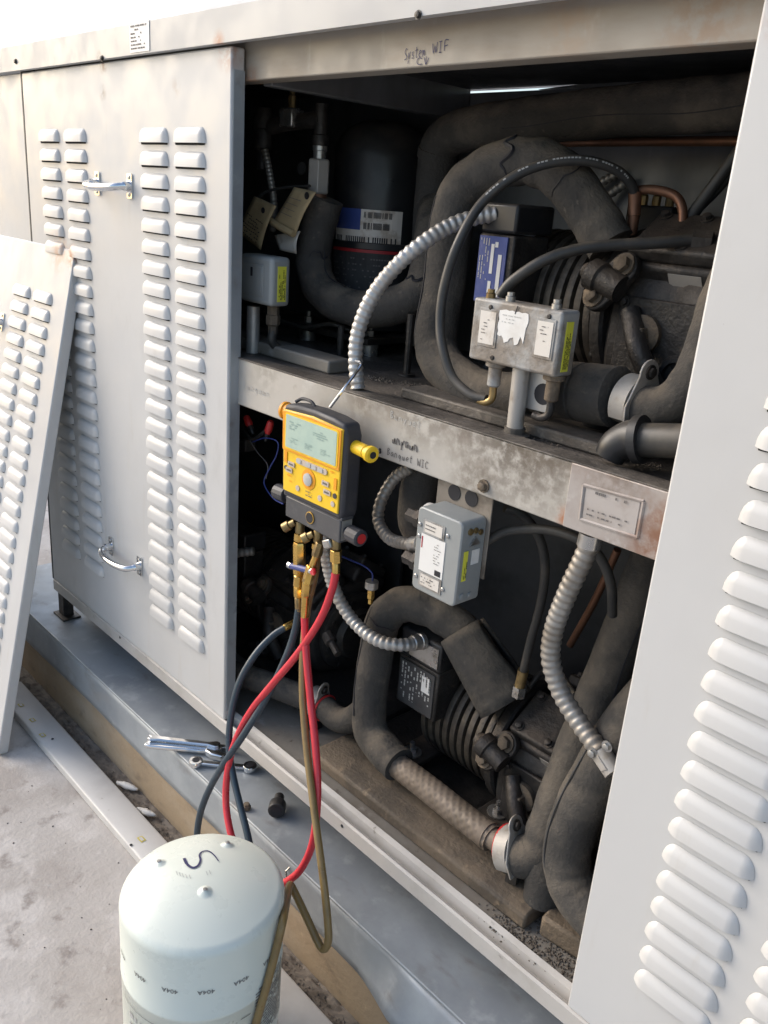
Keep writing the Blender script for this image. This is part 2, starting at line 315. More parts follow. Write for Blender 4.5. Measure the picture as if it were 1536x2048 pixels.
SF = {  # small single-stroke hand
 'S': [[(.9, .9), (.5, 1), (.15, .8), (.4, .55), (.8, .35), (.7, .08), (.1, .05)]], 'y': [[(.1, .6), (.4, .15)], [(.8, .65), (.4, .1), (.15, -.35)]],
 's': [[(.7, .55), (.3, .6), (.3, .4), (.65, .25), (.5, .02), (.1, .05)]], 't': [[(.45, 1), (.4, .1), (.7, .05)], [(.1, .65), (.8, .7)]],
 'e': [[(.15, .3), (.75, .38), (.6, .6), (.25, .5), (.2, .1), (.7, .08)]], 'm': [[(.05, .0), (.1, .55), (.3, .55), (.4, .1), (.5, .55), (.75, .5), (.9, .0)]],
 'W': [[(0, 1), (.25, 0), (.5, .7), (.75, 0), (1, 1)]], 'I': [[(.2, 1), (.8, 1)], [(.5, 1), (.5, 0)], [(.2, 0), (.8, 0)]], 'F': [[(.9, 1), (.2, 1), (.15, 0)], [(.2, .5), (.8, .52)]],
 'C': [[(.9, .85), (.5, 1), (.15, .6), (.2, .15), (.6, 0), (.95, .12)]], 'B': [[(.15, 0), (.15, 1), (.7, .85), (.2, .55), (.8, .3), (.15, 0)]], 'a': [[(.7, .55), (.3, .55), (.15, .2), (.45, .05), (.7, .5), (.8, 0)]],
 'n': [[(.1, 0), (.15, .55), (.6, .5), (.75, 0)]], 'q': [[(.7, .5), (.3, .55), (.2, .15), (.6, .15), (.7, .5), (.65, -.4)]], 'u': [[(.1, .55), (.2, .08), (.6, .08), (.7, .55), (.75, 0)]],
 'v': [[(.1, .9), (.5, 0), (.9, .9)], [(.5, 0), (.5, 1.1)]], 'g': [[(.7, .5), (.3, .55), (.2, .15), (.6, .15), (.7, .5), (.6, -.35), (.2, -.3)]], ' ': []}
def hand(s, px0, px1, h_px, yplane, m, parent, wpx=2.0, jitter=.05):
    """handwriting on a vertical sheet at y = yplane from photo point px0 to px1"""
    a, b = P(*px0, y=yplane - .0008), P(*px1, y=yplane - .0008); u = (b - a); n = len(s); cw = u / n; h = S(h_px, a); mb = MB(); up = V((0, 0, 1))
    for i, ch in enumerate(s):
        for st in SF[ch]:
            pts = [a + cw * (i + .85 * (x + random.uniform(-jitter, jitter))) + up * h * (z + random.uniform(-jitter, jitter)) for x, z in st]
            ribbon(mb, spl(pts, 3), S(wpx, a), V((0, -1, 0)))
    return mb.build('handwriting', m, parent, sharp=0)
def print_lines(o, u, v, w, h, rows, m, parent, name='print', fill=.5, lift=.0007, dens=.8, minw=.02):
    """rows of tiny print on the plane o + a u + b v, a in 0..w, b in 0..h"""
    u, v, o = V(u).normalized(), V(v).normalized(), V(o); n = u.cross(v); mb = MB(); rh = h / rows
    for r in range(rows):
        x = 0; end = w * random.uniform(.55, 1.0)
        while x < end:
            ww = w * random.uniform(minw, minw * 5); ww = min(ww, end - x)
            if random.random() < dens:
                p = o + u * x + v * (rh * (r + .5 - fill / 2)) + n * lift
                mb.poly([p, p + u * ww * .82, p + u * ww * .82 + v * rh * fill, p + v * rh * fill])
            x += ww
    return mb.build(name, m, parent, sharp=0)
def plate(mb, c, w, h, n_u, n_v, t):
    return mb.obox(c, V(n_u).normalized() * w / 2, V(n_v).normalized() * h / 2, V(n_u).cross(V(n_v)).normalized() * t / 2)
def bolt(mb, p, ax, r, h=None):
    ax = V(ax).normalized(); h = h or r * 1.1; p = V(p)
    mb.lathe([(r * 1.45, 0), (r * 1.45, r * .3)], p, ax, 12); mb.lathe([(r, r * .3), (r, h), (r * .8, h + r * .12)], p, ax, 6)

# ================================================================== ground, curb
g = MB().grid(lambda a, b: (-40 + 80 * a, -40 + 80 * b, 0), 8, 8).build('ground', m_concrete, sharp=0); g['kind'] = 'structure'
curb = thing('concrete_curb', 'tan plinth with blue-grey flashing ledge under the cabinet', 'curb', (0, 0.25, 0))
MB().box(-1.105, 2.2, -0.0500, 0.70, 0.001, 0.198).build('plinth_wall', m_curb, curb, bevel=.006)
mb = MB(); mb.box(-1.117, 2.2, -0.055, 0.72, 0.199, 0.205)
mb.build('flashing_top', m_galv, curb, bevel=.0015)
def fl(a, b):                                  # front drop of the flashing, dented and flared where it was kicked
    x = -1.117 + 3.317 * a; z = 0.1985 - 0.088 * b
    y = -0.0535 + 0.002 * math.sin(9 * x) * b
    k = max(0.0, min(1.0, (x - .44) / .10)) * b
    y -= 0.034 * k * (0.75 + .25 * math.sin(14 * x))
    z += 0.022 * k
    dd = math.exp(-((x - .50) / .035) ** 2) * b * (1 - b) * 4; y += .010 * dd
    return (x, y, z)
mb = MB(); mb.grid(fl, 160, 6); fo = mb.build('flashing_drop', m_galv, curb, sharp=20)
so = fo.modifiers.new('sheet', 'SOLIDIFY'); so.thickness = .0012; so.offset = 1
MB().tube(PL((575, 1775, -.058), (572, 1742, -.058), (590, 1725, -.045), (606, 1712, -.03)), .0016, 6).build('loose_wire', m_steel, curb)
# trim strip on the ground
st = thing('trim_strip', 'long off-white metal trim strip lying along the curb on the concrete', 'trim strip', (0, -0.115, 0))
MB().prism([(-.155, .001), (-.155, .020), (-.15, .022), (-.095, .022), (-.090, .020), (-.090, .001)], (-.84, 0, 0), (0, 1, 0), (0, 0, 1), (1.9, 0, 0)).build('channel', m_strip, st, bevel=.002)
for (px, py) in ((42, 1410), (65, 1440), (85, 1470), (283, 1678)):
    c = P(px, py, z=.0228); mb = MB(); mb.poly([c + V((-.009, -.006, 0)), c + V((.009, -.005, 0)), c + V((.008, .006, 0)), c + V((-.008, .005, 0))])
    o = mb.build('yellow_mark', m_oldyellow, st, sharp=0)
    o['label'] = 'worn yellow sticker'
    mb = MB(); mb.poly([c + V((-.006, -.003, .0004)), c + V((.006, -.003, .0004)), c + V((.006, .003, .0004)), c + V((-.006, .003, .0004))]); mb.build('worn_patch', m_strip, o, sharp=0)
mb = MB()
for (px, py) in ((105, 1478), (262, 1690)):
    c = P(px, py, z=.0226); mb.lathe([(.003, 0), (.003, .0008)], c, (0, 0, 1), 10)
mb.build('screw_hole', m_ink, st)
def blobs(name, spots, m, nper, rr, spread, seed=1):
    rnd = random.Random(seed); mb = MB()
    for c in spots:
        for k in range(nper):
            p = V(c) + V((rnd.gauss(0, spread[0]), rnd.gauss(0, spread[1]), 0)); r = rnd.uniform(*rr)
            n = 6; b = len(mb.v); pts = []
            for i in range(n):
                a = 2 * math.pi * i / n; q = r * rnd.uniform(.6, 1.3); pts.append(p + V((math.cos(a) * q, math.sin(a) * q, 0)))
            mb.v += pts + [p + V((rnd.uniform(-.4, .4) * r, rnd.uniform(-.4, .4) * r, r * rnd.uniform(.5, 1.1)))]
            for i in range(n): mb.face((b + i, b + (i + 1) % n, b + n))
    return mb.build(name, m, sharp=0)
d = blobs('gutter_dirt', [(-.85 + .022 * i, -.066, .003) for i in range(75)], m_gutter, 34, (.0007, .0026), (.02, .010), 3)
mbd = MB(); mbd.grid(lambda a, b: (-.98 + 1.9 * a, -.092 + .044 * b, .0015 + .0075 * (b ** 1.5) * (.6 + .8 * noise.noise(V((a * 60, b * 4, 0)))) + .003 * noise.noise(V((a * 170, b * 9, 4)))), 220, 8)
me2 = mbd.mesh('gutter_sheet', m_gutter, 0)
import bmesh
bm_ = bmesh.new(); bm_.from_mesh(d.data); bm_.from_mesh(me2); bm_.to_mesh(d.data); bm_.free()
tag(d, 'black dirt and grit in the gap between curb and trim strip', 'dirt', kind='stuff')
for (px, py, r, lab) in ((254, 1570, .030, 'larger white foam chip in the gutter beside the trim strip'), (292, 1622, .026, 'white foam chip in the gutter nearest the upturned tank')):
    c = P(px, py, z=.016); mb = MB(); ax_ = V((.92, .35, .06)).normalized(); L_ = r * 1.9
    pf = [(max(.0005, .0075 * (math.sin(math.pi * min(.97, max(.03, k / 10))) ** .45) * (1 + .25 * noise.noise(V((k * .7, r * 90, 1))))), L_ * (k / 10 - .5)) for k in range(11)]
    mb.lathe(pf, V((c.x, c.y, .0135)), ax_, 14)
    for i_, v_ in enumerate(mb.v): v_ += V((.002 * noise.noise(v_ * 120), .002 * noise.noise(v_ * 120 + V((5, 5, 5))), .0015 * noise.noise(v_ * 150)))
    tag(mb.build('foam_chip', m_foambit), lab, 'foam chip', 'foam chips in the gutter')

# ================================================================== cabinet shell
cab = thing('equipment_cabinet', 'long beige sheet-metal cabinet with one bay open on two levels', 'cabinet', (0.37, 0.25, 0.205))
XL, XR, YB = -.812, 1.56, .505
roof = MB(); roof.box(-1.12, 1.6, -.012, .56, 1.462, 1.4995); rf = roof.build('roof_cover', m_lip, cab, bevel=.004)
MB().prism([(-.0125, 1.4515), (-.0125, 1.497), (-.008, 1.5030), (.0, 1.5035), (.0, 1.4515)], (-1.125, 0, 0), (0, 1, 0), (0, 0, 1), (2.73, 0, 0)).build('roof_lip', m_lip, rf)
for (px, py) in ((32, 123), (205, 117), (837, 30)):
    mb = MB(); mb.lathe([(.0052, 0), (.0052, .001), (.0036, .001), (.0034, .0035), (.002, .004)], P(px, py, y=-.0127), (0, -1, 0), 10); mb.build('screw', m_iron, rf)
# paper sticker on the lip
a, b = P(259, 56, y=-.0133), P(299, 101, y=-.0133)
stk = MB().box(a.x, b.x, -.0136, -.0129, b.z, 1.4985).build('sticker', m_white, rf)
print_lines((a.x + .004, -.0136, b.z + .003), (1, 0, 0), (0, 0, 1), (b.x - a.x) - .008, 1.4985 - b.z - .006, 7, m_inkgrey, rf, 'sticker_print', fill=.4, lift=.0005, minw=.06)
hd = MB().box(XL, XR, .028, .06, 1.407, 1.461).build('header_beam', m_head, cab, bevel=.002)
mb = MB().box(XL, XR, .02, .05, .915, .992).build('middle_beam', m_beam, cab, bevel=.002)
mid = mb
MB().box(XL, XR, .0505, YB, .982, .9895).build('middle_deck', m_deck, cab)
MB().box(XL, XR, .018, .0505, .9925, .9945).build('deck_lip', m_deck, mid, bevel=.0008)
# ceiling channel, end walls, floor, back
MB().prism([(.0, 1.404), (.0, 1.4605), (.022, 1.4605), (.022, 1.404)], (-.035, .061, 0), (1, 0, 0), (0, 0, 1), (0, YB - .062, 0)).build('ceiling_channel', m_inner, cab, bevel=.0015)
MB().box(XL, XR, .03, YB, .293, .300).build('floor_pan', m_pan, cab)
MB().box(XL, XR, YB - .012, YB - .004, .301, .9815).build('lower_back_shade_sheet', m_dark_in, cab)  # sheet ahead of the back wall, the bay's shade put into its colour
bw = MB(); bw.box(XL, XR, YB, YB + .006, .30, 1.4508)
bw.box(XL, -.035, YB, YB + .006, 1.4508, 1.4625); bw.box(.318, XR, YB, YB + .006, 1.4508, 1.4625)
bw.prism([(-.035, 1.4508), (-.035, 1.4625), (-.028, 1.4535)], (0, YB, 0), (1, 0, 0), (0, 0, 1), (0, .006, 0)); bw.prism([(.318, 1.4508), (.318, 1.4625), (.14, 1.4518)], (0, YB, 0), (1, 0, 0), (0, 0, 1), (0, .006, 0))
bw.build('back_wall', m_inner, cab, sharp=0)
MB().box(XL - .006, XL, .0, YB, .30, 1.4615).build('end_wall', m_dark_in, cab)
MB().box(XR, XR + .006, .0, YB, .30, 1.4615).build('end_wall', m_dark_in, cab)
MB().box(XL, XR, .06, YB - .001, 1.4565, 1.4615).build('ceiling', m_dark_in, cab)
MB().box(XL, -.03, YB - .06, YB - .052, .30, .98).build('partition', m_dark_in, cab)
# bottom rail: painted lip, channel groove, galvanised flat
sill = MB(); sill.prism([(-.001, .272), (-.001, .2975), (.003, .300), (.006, .2985), (.008, .286), (.018, .286), (.022, .302), (.030, .306), (.034, .3015), (.034, .272)], (XL, 0, 0), (0, 1, 0), (0, 0, 1), (XR - XL, 0, 0))
sl = sill.build('bottom_rail', m_sill, cab, sharp=25)
for (px, py) in ((684, 1652), (240, 1275)):
    MB().lathe([(.003, 0), (.003, .0006)], P(px, py, y=-.0012), (0, -1, 0), 10).build('screw_hole', m_ink, sl)
for x in (-.80, 1.2): 
    l = MB(); l.box(x, x + .03, .004, .03, .2056, .2715); l.box(x - .012, x + .05, -.006, .04, .2052, .2095); l.build('foot', m_iron, cab, bevel=.001)
MB().box(XL, XR, .075, .10, .2056, .2925).build('added_light_block', m_dark_in, cab)  # added dark skirt that blocks light leaking through under the cabinet
MB().box(-.4, -.36, .40, .45, .2056, .292).build('foot', m_iron, cab); MB().box(1.2, 1.24, .40, .45, .2056, .292).build('foot', m_iron, cab)
# neighbouring fascia further along the same cabinet
fs = MB().box(-1.118, -.822, .003, .02, .80, 1.451).build('end_fascia', m_paint, cab, bevel=.003)
MB().box(-1.115, -1.085, .47, .50, .2056, 1.46).build('end_post', m_galv, cab)
# middle beam: joint plate on the right with a recessed name frame, lettering
pl = MB().box(.640, XR, .0165, .0198, .9165, .9925).build('joint_plate', m_plate, mid, bevel=.001)
fr = MB(); A, B_, C_, D_ = [P(*q, y=.0165) for q in ((1168, 970), (1288, 1003), (1275, 1075), (1160, 1038))]
for p, q in ((A, B_), (B_, C_), (C_, D_), (D_, A)): fr.tube([p, q], .0022, 6)
fr.build('name_frame', m_plate, mid)
mb = MB(); cc = (A + C_) / 2; mb.poly([cc + (p - cc) * .9 + V((0, -.0006, 0)) for p in (A, D_, C_, B_)]); nf = mb.build('name_card', m_card, mid, sharp=0)
print_lines(D_ + V((.008, -.0012, .006)), (1, 0, .02), (0, 0, 1), .06, .012, 2, m_inkgrey, mid, 'name_card_print', fill=.3, dens=.4)
print_lines(D_ + V((.015, -.0012, .03)), (1, 0, .02), (0, 0, 1), .05, .012, 1, m_inkgrey, mid, 'name_card_print', fill=.25, dens=.35)
hand('System', (808, 121), (851, 112), 20, .028, m_penblue, hd, 1.6); hand('WIF', (864, 108), (898, 101), 19, .028, m_penblue, hd, 1.8); hand('Cv', (832, 130), (860, 128), 13, .028, m_penblue, hd, 1.8)
hand('Banquet WIC', (774, 909), (857, 939), 14, .02, m_inkgrey, mid, 1.5); hand('unyaun', (784, 886), (836, 904), 17, .02, m_inkgrey, mid, 3.6, .12); hand('Bunyuet', (780, 836), (842, 858), 14, .02, m_inkpale, mid, 1.3)
hand('Bungaun', (486, 777), (540, 795), 14, .02, m_inkpale, mid, 1.3)
hand('s', (757, 905), (764, 908), 14, .02, m_ink, mid, 4, .05)

# ================================================================== louvred panels
PW, PH = .782, 1.138
LW, LH, LD = .097, .0238, .0080
def louver_mesh():
    us = [-1, -.985, -.945, -.88, -.80, -.70, 0, .70, .80, .88, .945, .985, 1]; vs = [0, .5, .72, .87, .96, 1]
    mb = MB()
    for v in vs:
        for u in us:
            q = max(0, (abs(u) - .70) / .30); eu = math.cos(q * math.pi / 2) ** .95 if q < 1 else 0
            ev = 1 - .10 * v if v <= .5 else .95 * math.cos((v - .5) / .5 * math.pi / 2) ** .8
            if v == 1: ev = 0
            hgt = LH * max(0, 1 - q ** 2.1) ** .5
            mb.v.append(V((u * LW / 2, -LD * eu * ev - .0004, v * hgt)))
    n = len(us)
    for j in range(len(vs) - 1):
        for i in range(n - 1):
            a = j * n + i; mb.face((a, a + 1, a + n + 1, a + n))
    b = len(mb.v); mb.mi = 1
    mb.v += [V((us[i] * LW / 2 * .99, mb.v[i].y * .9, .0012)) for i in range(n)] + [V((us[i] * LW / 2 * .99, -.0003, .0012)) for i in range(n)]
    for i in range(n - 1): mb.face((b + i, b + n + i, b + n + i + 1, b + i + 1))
    mb.poly([(-LW * .46, -.0006, -.0030), (LW * .46, -.0006, -.0030), (LW * .47, -.0006, .001), (-LW * .47, -.0006, .001)])  # dark strip below the lip, its shadow line put into the colour
    return mb.mesh('louver', [m_paint, m_mouth_shadow], 50)
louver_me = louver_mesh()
def make_handle():
    """local: bar along x, centre at 0, stands off towards -y"""
    w = .064; pl_ = MB()
    pl_.prism(rrect(-.009, .009, -.021, .021, .003), (0, -.0004, 0), (1, 0, 0), (0, 0, 1), (0, -.003, 0))
    bar = MB(); pts = spl([(-w, -.002, 0), (-w * .98, -.018, -.001), (-w * .75, -.032, -.004), (0, -.037, -.006), (w * .75, -.031, -.004), (w * .98, -.017, -.001), (w, -.002, 0)], 6)
    bar.tube(pts, [.0085 if i < 6 or i > len(pts) - 7 else .0068 for i in range(len(pts))], 12)
    sc = MB(); sc.lathe([(.004, 0), (.0035, .0014), (.0012, .002)], (0, -.0034, 0), (0, -1, 0), 10)
    return pl_.mesh('handle_plate', m_chrome), bar.mesh('handle', m_chrome), sc.mesh('handle_screw', m_steel)
hm = make_handle()
COLX = (-.068 - .0485, -.183 - .0485, -.488 - .0485 - .0005, -.609 - .0485)
def link(me, name, parent, loc=(0, 0, 0)):
    o = bpy.data.objects.new(name, me); COL.objects.link(o); o.parent = parent; o.location = loc; return o
def access_panel(label, loc, rot=None, cols=COLX, rows=range(26), handles=True, PH=PH):
    t = thing('access_panel', label, 'access panel', loc, 'louvred access panels', rot)
    mb = MB(); mb.box(-PW, 0, 0, .0012, 0, PH)
    mb.box(-PW, -PW + .0012, .0012, .025, 0, PH); mb.box(-.0012, 0, .0012, .025, 0, PH); mb.box(-PW + .0012, -.0012, .0012, .025, 0, .0012); mb.box(-PW + .0012, -.0012, .0012, .025, PH - .0012, PH)
    bm = MB().box(-PW, 0, 0, .024, 0, PH)
    bm.build('sheet', m_paint, t, bevel=.003, local=True)
    for cx in cols:
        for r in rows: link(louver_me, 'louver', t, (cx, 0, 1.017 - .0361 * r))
    if handles:
        for hz in (.945, .205):
            h = link(hm[1], 'handle', t, (-.383, 0, hz))
            for sx in (-.064, .064):
                link(hm[0], 'handle_plate', h, (sx, 0, 0))
                for sz in (-.0145, .0145): link(hm[2], 'handle_screw', h, (sx, 0, sz))
    return t
LPZ = .301
pa = access_panel('louvred panel fixed on the cabinet left of the open bay', (-.03, 0, LPZ), PH=1.1488)
tilt = math.atan2(.238, 1.109)
pb = access_panel('removed louvred panel leaning on the cabinet, its foot on the concrete', (-.59, -.2405, .003), (-tilt, 0, 0))
pc = access_panel('louvred panel right of the open bay, reaching the right picture edge', (.767 + PW, 0, LPZ), None, COLX[2:], range(26), False)
# blue-grey strip on the fixed panel's side face, shade put into its colour
MB().box(-.0300, -.0285, .004, .023, .02 + LPZ, PH + LPZ - .02).build('edge_shade_strip', m_galv, pa, local=False)

# ================================================================== compressors
def ring_bolts(name, c, ax, rad, n, r, m, parent, phase=0.2, span=2 * math.pi):
    ax = V(ax).normalized(); u = ax.orthogonal().normalized(); w = ax.cross(u)
    for k in range(n):
        a = phase + span * k / n; mb = MB(); bolt(mb, V(c) + (u * math.cos(a) + w * math.sin(a)) * rad, ax, r); mb.build(name, m, parent)
def semi(label, c, zfloor, term, valve_px=None):
    """semi-hermetic compressor, shaft along x; c = centre of the finned motor barrel"""
    c = V(c); t = thing('compressor', label, 'compressor', (c.x + .06, c.y, zfloor), 'compressors in the open bay')
    X = V((1, 0, 0)); prof = [(.001, -.135), (.05, -.134), (.07, -.126), (.078, -.112), (.080, -.10), (.092, -.098)]
    x = -.098
    while x < .045:
        prof += [(.098, x + .0004), (.099, x + .006), (.098, x + .0105), (.0865, x + .0125), (.0865, x + .0165)]; x += .017
    prof += [(.094, .05), (.094, .056)]
    MB().lathe(prof, c, X, 48).build('motor_barrel', m_barrel, t, sharp=50)
    MB().lathe([(.06, .053), (.108, .0565), (.110, .060), (.110, .072), (.106, .076), (.06, .077)], c, X, 40).build('flange', m_iron, t)
    ring_bolts('flange_bolt', c + X * .057, (-1, 0, 0), .1015, 10, .0052, m_iron, t)
    def rib_outline(g):
        out = []
        for k in range(36):
            a = 2 * math.pi * k / 36; cx, sz = math.cos(a), math.sin(a)
            rr = 1 / ((abs(cx) / .103) ** 3.2 + (abs(sz) / .098) ** 3.2) ** (1 / 3.2)
            out.append((cx * rr * g, sz * rr * g - .012))
        return out
    cr = MB(); secs = ((.0775, .93), (.086, 1.0), (.150, 1.0), (.158, .965), (.172, .965), (.180, 1.0), (.236, .985), (.246, .93), (.2495, .86)); b0 = 0
    for xx, g_ in secs: cr.v += [c + V((xx, y_, z_)) for y_, z_ in rib_outline(g_)]
    for i in range(len(secs) - 1):
        for k in range(36): cr.face((i * 36 + k, i * 36 + (k + 1) % 36, (i + 1) * 36 + (k + 1) % 36, (i + 1) * 36 + k))
    cr.face(list(range(36))[::-1]); cr.face([(len(secs) - 1) * 36 + k for k in range(36)])
    cr.build('crankcase', m_iron, t, sharp=40)
    sc_ = MB(); sc_.prism(rrect(c.x + .098, c.x + .236, c.z - .092, c.z + .028, .016), (0, c.y - .1012, 0), (1, 0, 0), (0, 0, 1), (0, -.007, 0)); side = sc_.build('side_cover', m_iron, t, bevel=.002)
    for bx, bz in ((.105, -.085), (.168, -.086), (.229, -.085), (.229, -.03), (.229, .021), (.105, .021)):
        b_ = MB(); bolt(b_, V((c.x + bx, c.y - .1082, c.z + bz)), (0, -1, 0), .0052); b_.build('cover_bolt', m_iron, side)
    MB().lathe([(.05, .24), (.082, .2497), (.085, .254), (.085, .264), (.078, .268), (.055, .270), (.05, .285), (.02, .287)], c - V((0, 0, .015)), X, 32).build('end_cover', m_iron, t)
    ring_bolts('cover_bolt', c + X * .265 - V((0, 0, .015)), X, .074, 8, .005, m_iron, t)
    for s_ in (-1, 1):                                          # two angled heads
        n = V((0, s_ * .55, .83)).normalized(); up = V((1, 0, 0)); w = n.cross(up)
        o = c + X * .165 + V((0, s_ * .048, .066))
        h = MB(); h.obox(o + n * .014, up * .076, w * .047, n * .017); h.build('cylinder_head', m_iron, t, bevel=.007, seg=3)
        h2 = MB(); h2.obox(o + n * .0415, up * .070, w * .041, n * .0100); hc = h2.build('head_cover', m_iron, t, bevel=.005, seg=3)
        for bx in (-.056, 0, .056):
            for bw_ in (-.03, .03):
                b_ = MB(); bolt(b_, o + n * .0515 + up * bx + w * bw_, n, .0058); b_.build('head_bolt', m_iron, hc)
    for s_ in (-1, 1):
        for fx in (-.105, .095):
            ft = MB(); base = V((c.x + fx, c.y + s_ * .105, zfloor))
            ft.obox(base + V((0, -s_ * .02, .030)), V((.028, 0, 0)), V((0, .045, 0)), V((0, 0, .006)))
            f_ = ft.build('mounting_foot', m_iron, t, bevel=.003)
            sp = MB(); sp.lathe([(.022, .0005), (.022, .006), (.016, .010), (.016, .0235)], base, (0, 0, 1), 20); sp.build('rubber_mount', m_rubber, f_)
            nt_ = MB(); nt_.lathe([(.018, .0365), (.018, .039), (.011, .0392)], base, (0, 0, 1), 20); nt_.lathe([(.0095, .0392), (.0095, .047)], base, (0, 0, 1), 6); nt_.lathe([(.0048, .047), (.0048, .058)], base, (0, 0, 1), 10); nt_.build('mounting_nut', m_steel, f_)
    # oil sight glass and plug on the front of the crankcase
    sgc = V((c.x + .195, c.y - .1080, c.z - .058)); sg = MB(); sg.lathe([(.026, -.01), (.026, .006), (.022, .010), (.017, .0105), (.016, .004), (.001, .0035)], sgc, (0, -1, 0), 28); sg.build('sight_glass', m_black, t)
    pgc = V((c.x + .140, c.y - .1080, c.z - .015)); pg = MB(); pg.lathe([(.024, -.005), (.024, .008), (.018, .010)], pgc, (0, -1, 0), 24); pg.lathe([(.012, .010), (.012, .022), (.010, .024)], pgc, (0, -1, 0), 6); pg.build('oil_plug', m_rail, t)
    # service valve in front of the flange
    vo = V((c.x + .088, c.y - .112, c.z + .040)); vn = V((-.1, -1, .35)).normalized(); vu = V((.55, 0, .85)); vu = (vu - vn * vu.dot(vn)).normalized(); vw = vn.cross(vu)
    fp = MB(); ol = []
    for k in range(28):
        a = 2 * math.pi * k / 28; q = (.016 if abs(math.cos(a)) > .75 else .021); 
        ol.append((math.cos(a) * .022 + (.021 if math.cos(a) > 0 else -.021) * 1.0, math.sin(a) * .021))
    fp.prism(ol, vo, vu, vw, vn * .012); sv = fp.build('service_valve', m_iron, t, bevel=.002)
    for q in (-.026, .026):
        b_ = MB(); bolt(b_, vo + vn * .012 + vu * q, vn, .0105, .011); b_.build('valve_bolt', m_rail, sv)
    vb = MB(); vb.lathe([(.017, .0), (.017, .030), (.020, .033), (.020, .048), (.013, .052), (.009, .060)], vo + vn * .010 + vu * -.002 - vw * .030 + V((0, 0, .01)), (vw * .9 + V((.05, -.25, -.25))), 18); vb.build('valve_stem', m_iron, sv)
    vb = MB(); a0 = vo + V((.03, .0, -.03)); vb.tube(spl([a0, a0 + V((.03, -.02, -.04)), a0 + V((.06, -.015, -.085))], 6), .013, 14); vb.build('oil_line', m_iron, t)
    # terminal box
    x0, x1, y0, y1, z0, z1, zc = term
    tb = MB(); tb.box(x0, x1, y0, y1, z0, zc - .002); tb_ = tb.build('terminal_box', m_iron, t, bevel=.003)
    tc = MB(); tc.box(x0 + .003, x1 + .002, y0 - .003, y1 + .004, zc, z1); tc.build('terminal_cover', m_black, t, bevel=.004)
    return t, tb_
DZ = .9895
cB, tbB = semi('upper finned compressor with blue nameplate, behind the dirty control box', (.452, .315, 1.135), DZ, (.340, .402, .165, .24, 1.128, 1.262, 1.224))
cC, tbC = semi('lower right finned compressor with torn black insulation on its suction elbow', (.400, .285, .415), .301, (.258, .352, .165, .22, .435, .582, .530))
cD, tbD = semi('dim lower left compressor behind the hanging hoses', (-.27, .30, .425), .301, (-.31, -.22, .17, .22, .45, .58, .54))
# nameplates
o_ = V((.3435, .1648, 1.128)); mb = MB(); mb.box(.343, .392, .1625, .1648, 1.131, 1.219); npB = mb.build('nameplate', m_bluelab, tbB)
npB['label'] = 'blue nameplate with columns of white print'
def wl(x0, x1, z0, z1, m=None, nm='nameplate_field'):
    mb = MB(); mb.poly([(x0, .1618, z0), (x1, .1618, z0), (x1, .1618, z1), (x0, .1618, z1)]); mb.build(nm, m or m_white, tbB, sharp=0)
wl(.379, .3855, 1.134, 1.196); wl(.3655, .3710, 1.170, 1.209); wl(.3655, .3710, 1.136, 1.160); wl(.372, .3775, 1.205, 1.212)
print_lines((.3445, .1624, 1.216), (0, 0, -1), (1, 0, 0), .083, .0185, 4, m_inkpale, tbB, 'nameplate_print', fill=.34, lift=.0004, dens=.6, minw=.03)
mb = MB(); mb.box(.264, .345, .1628, .1648, .440, .522); npC = mb.build('nameplate', m_dark_in, tbC)
mb = MB(); mb.poly([(.318, .1620, .482), (.338, .1620, .482), (.338, .1620, .512), (.318, .1620, .512)]); mb.build('nameplate_field', m_white, tbC, sharp=0)
print_lines((.268, .1624, .518), (0, 0, -1), (1, 0, 0), .075, .072, 10, m_inkpale, tbC, 'nameplate_print', fill=.4, lift=.0004, dens=.55, minw=.02)
mb = MB(); mb.box(.285, .350, .1600, .1618, .538, .574); mb.build('foil_label', m_steel, tbC)
for cc_, o2 in ((cB, (.452, .315, 1.135)), (cC, (.400, .285, .415))):      # silver sticker on the front head
    n = V((0, -.55, .83)).normalized(); c = V(o2) + V((.165, -.048, .066)); up = V((1, 0, 0)); w = n.cross(up)
    s0 = c + n * .012 - w * .0472 if w.y > 0 else c + n * .012 + w * .0472
    mb = MB(); mb.obox(s0 + up * .01, up * .022, n * .012, w * .0006); mb.build('silver_sticker', m_zinc, cc_)

# tall black shell compressor, upper left
AX = V((-.075, .355, DZ)); rA = .088
cA = thing('shell_compressor', 'tall black shell compressor with white, blue and red label, upper left', 'compressor', AX, 'compressors in the open bay')
MB().lathe([(.075, .035), (.085, .04), (rA, .055), (rA, .18), (rA + .003, .182), (rA + .003, .192), (rA, .194), (rA, .335), (.083, .36), (.068, .382), (.04, .396), (.01, .40)], AX, (0, 0, 1), 48).build('shell', m_black, cA)
def arc_patch(mb, axis, r, a0, a1, z0, z1, n=14):
    for i in range(n):
        p = [(axis[0] + r * math.cos(a), axis[1] + r * math.sin(a)) for a in (math.radians(a0 + (a1 - a0) * (i + k) / n) for k in (0, 1))]
        mb.poly([(*p[0], z0), (*p[1], z0), (*p[1], z1), (*p[0], z1)])
    return mb
arc_patch(MB(), AX, rA + .0008, 258, 345, 1.175, 1.238).build('label', m_dirtywhite, cA); arc_patch(MB(), AX, rA + .0013, 258, 296, 1.203, 1.238).build('blue_label_corner', m_bluelab, cA)
arc_patch(MB(), AX, rA + .0013, 254, 345, 1.165, 1.1745).build('red_label_strip', m_redlab, cA)
arc_patch(MB(), AX, rA + .0007, 254, 345, 1.085, 1.1645).build('black_label', m_dark_in, cA)
mb = MB()
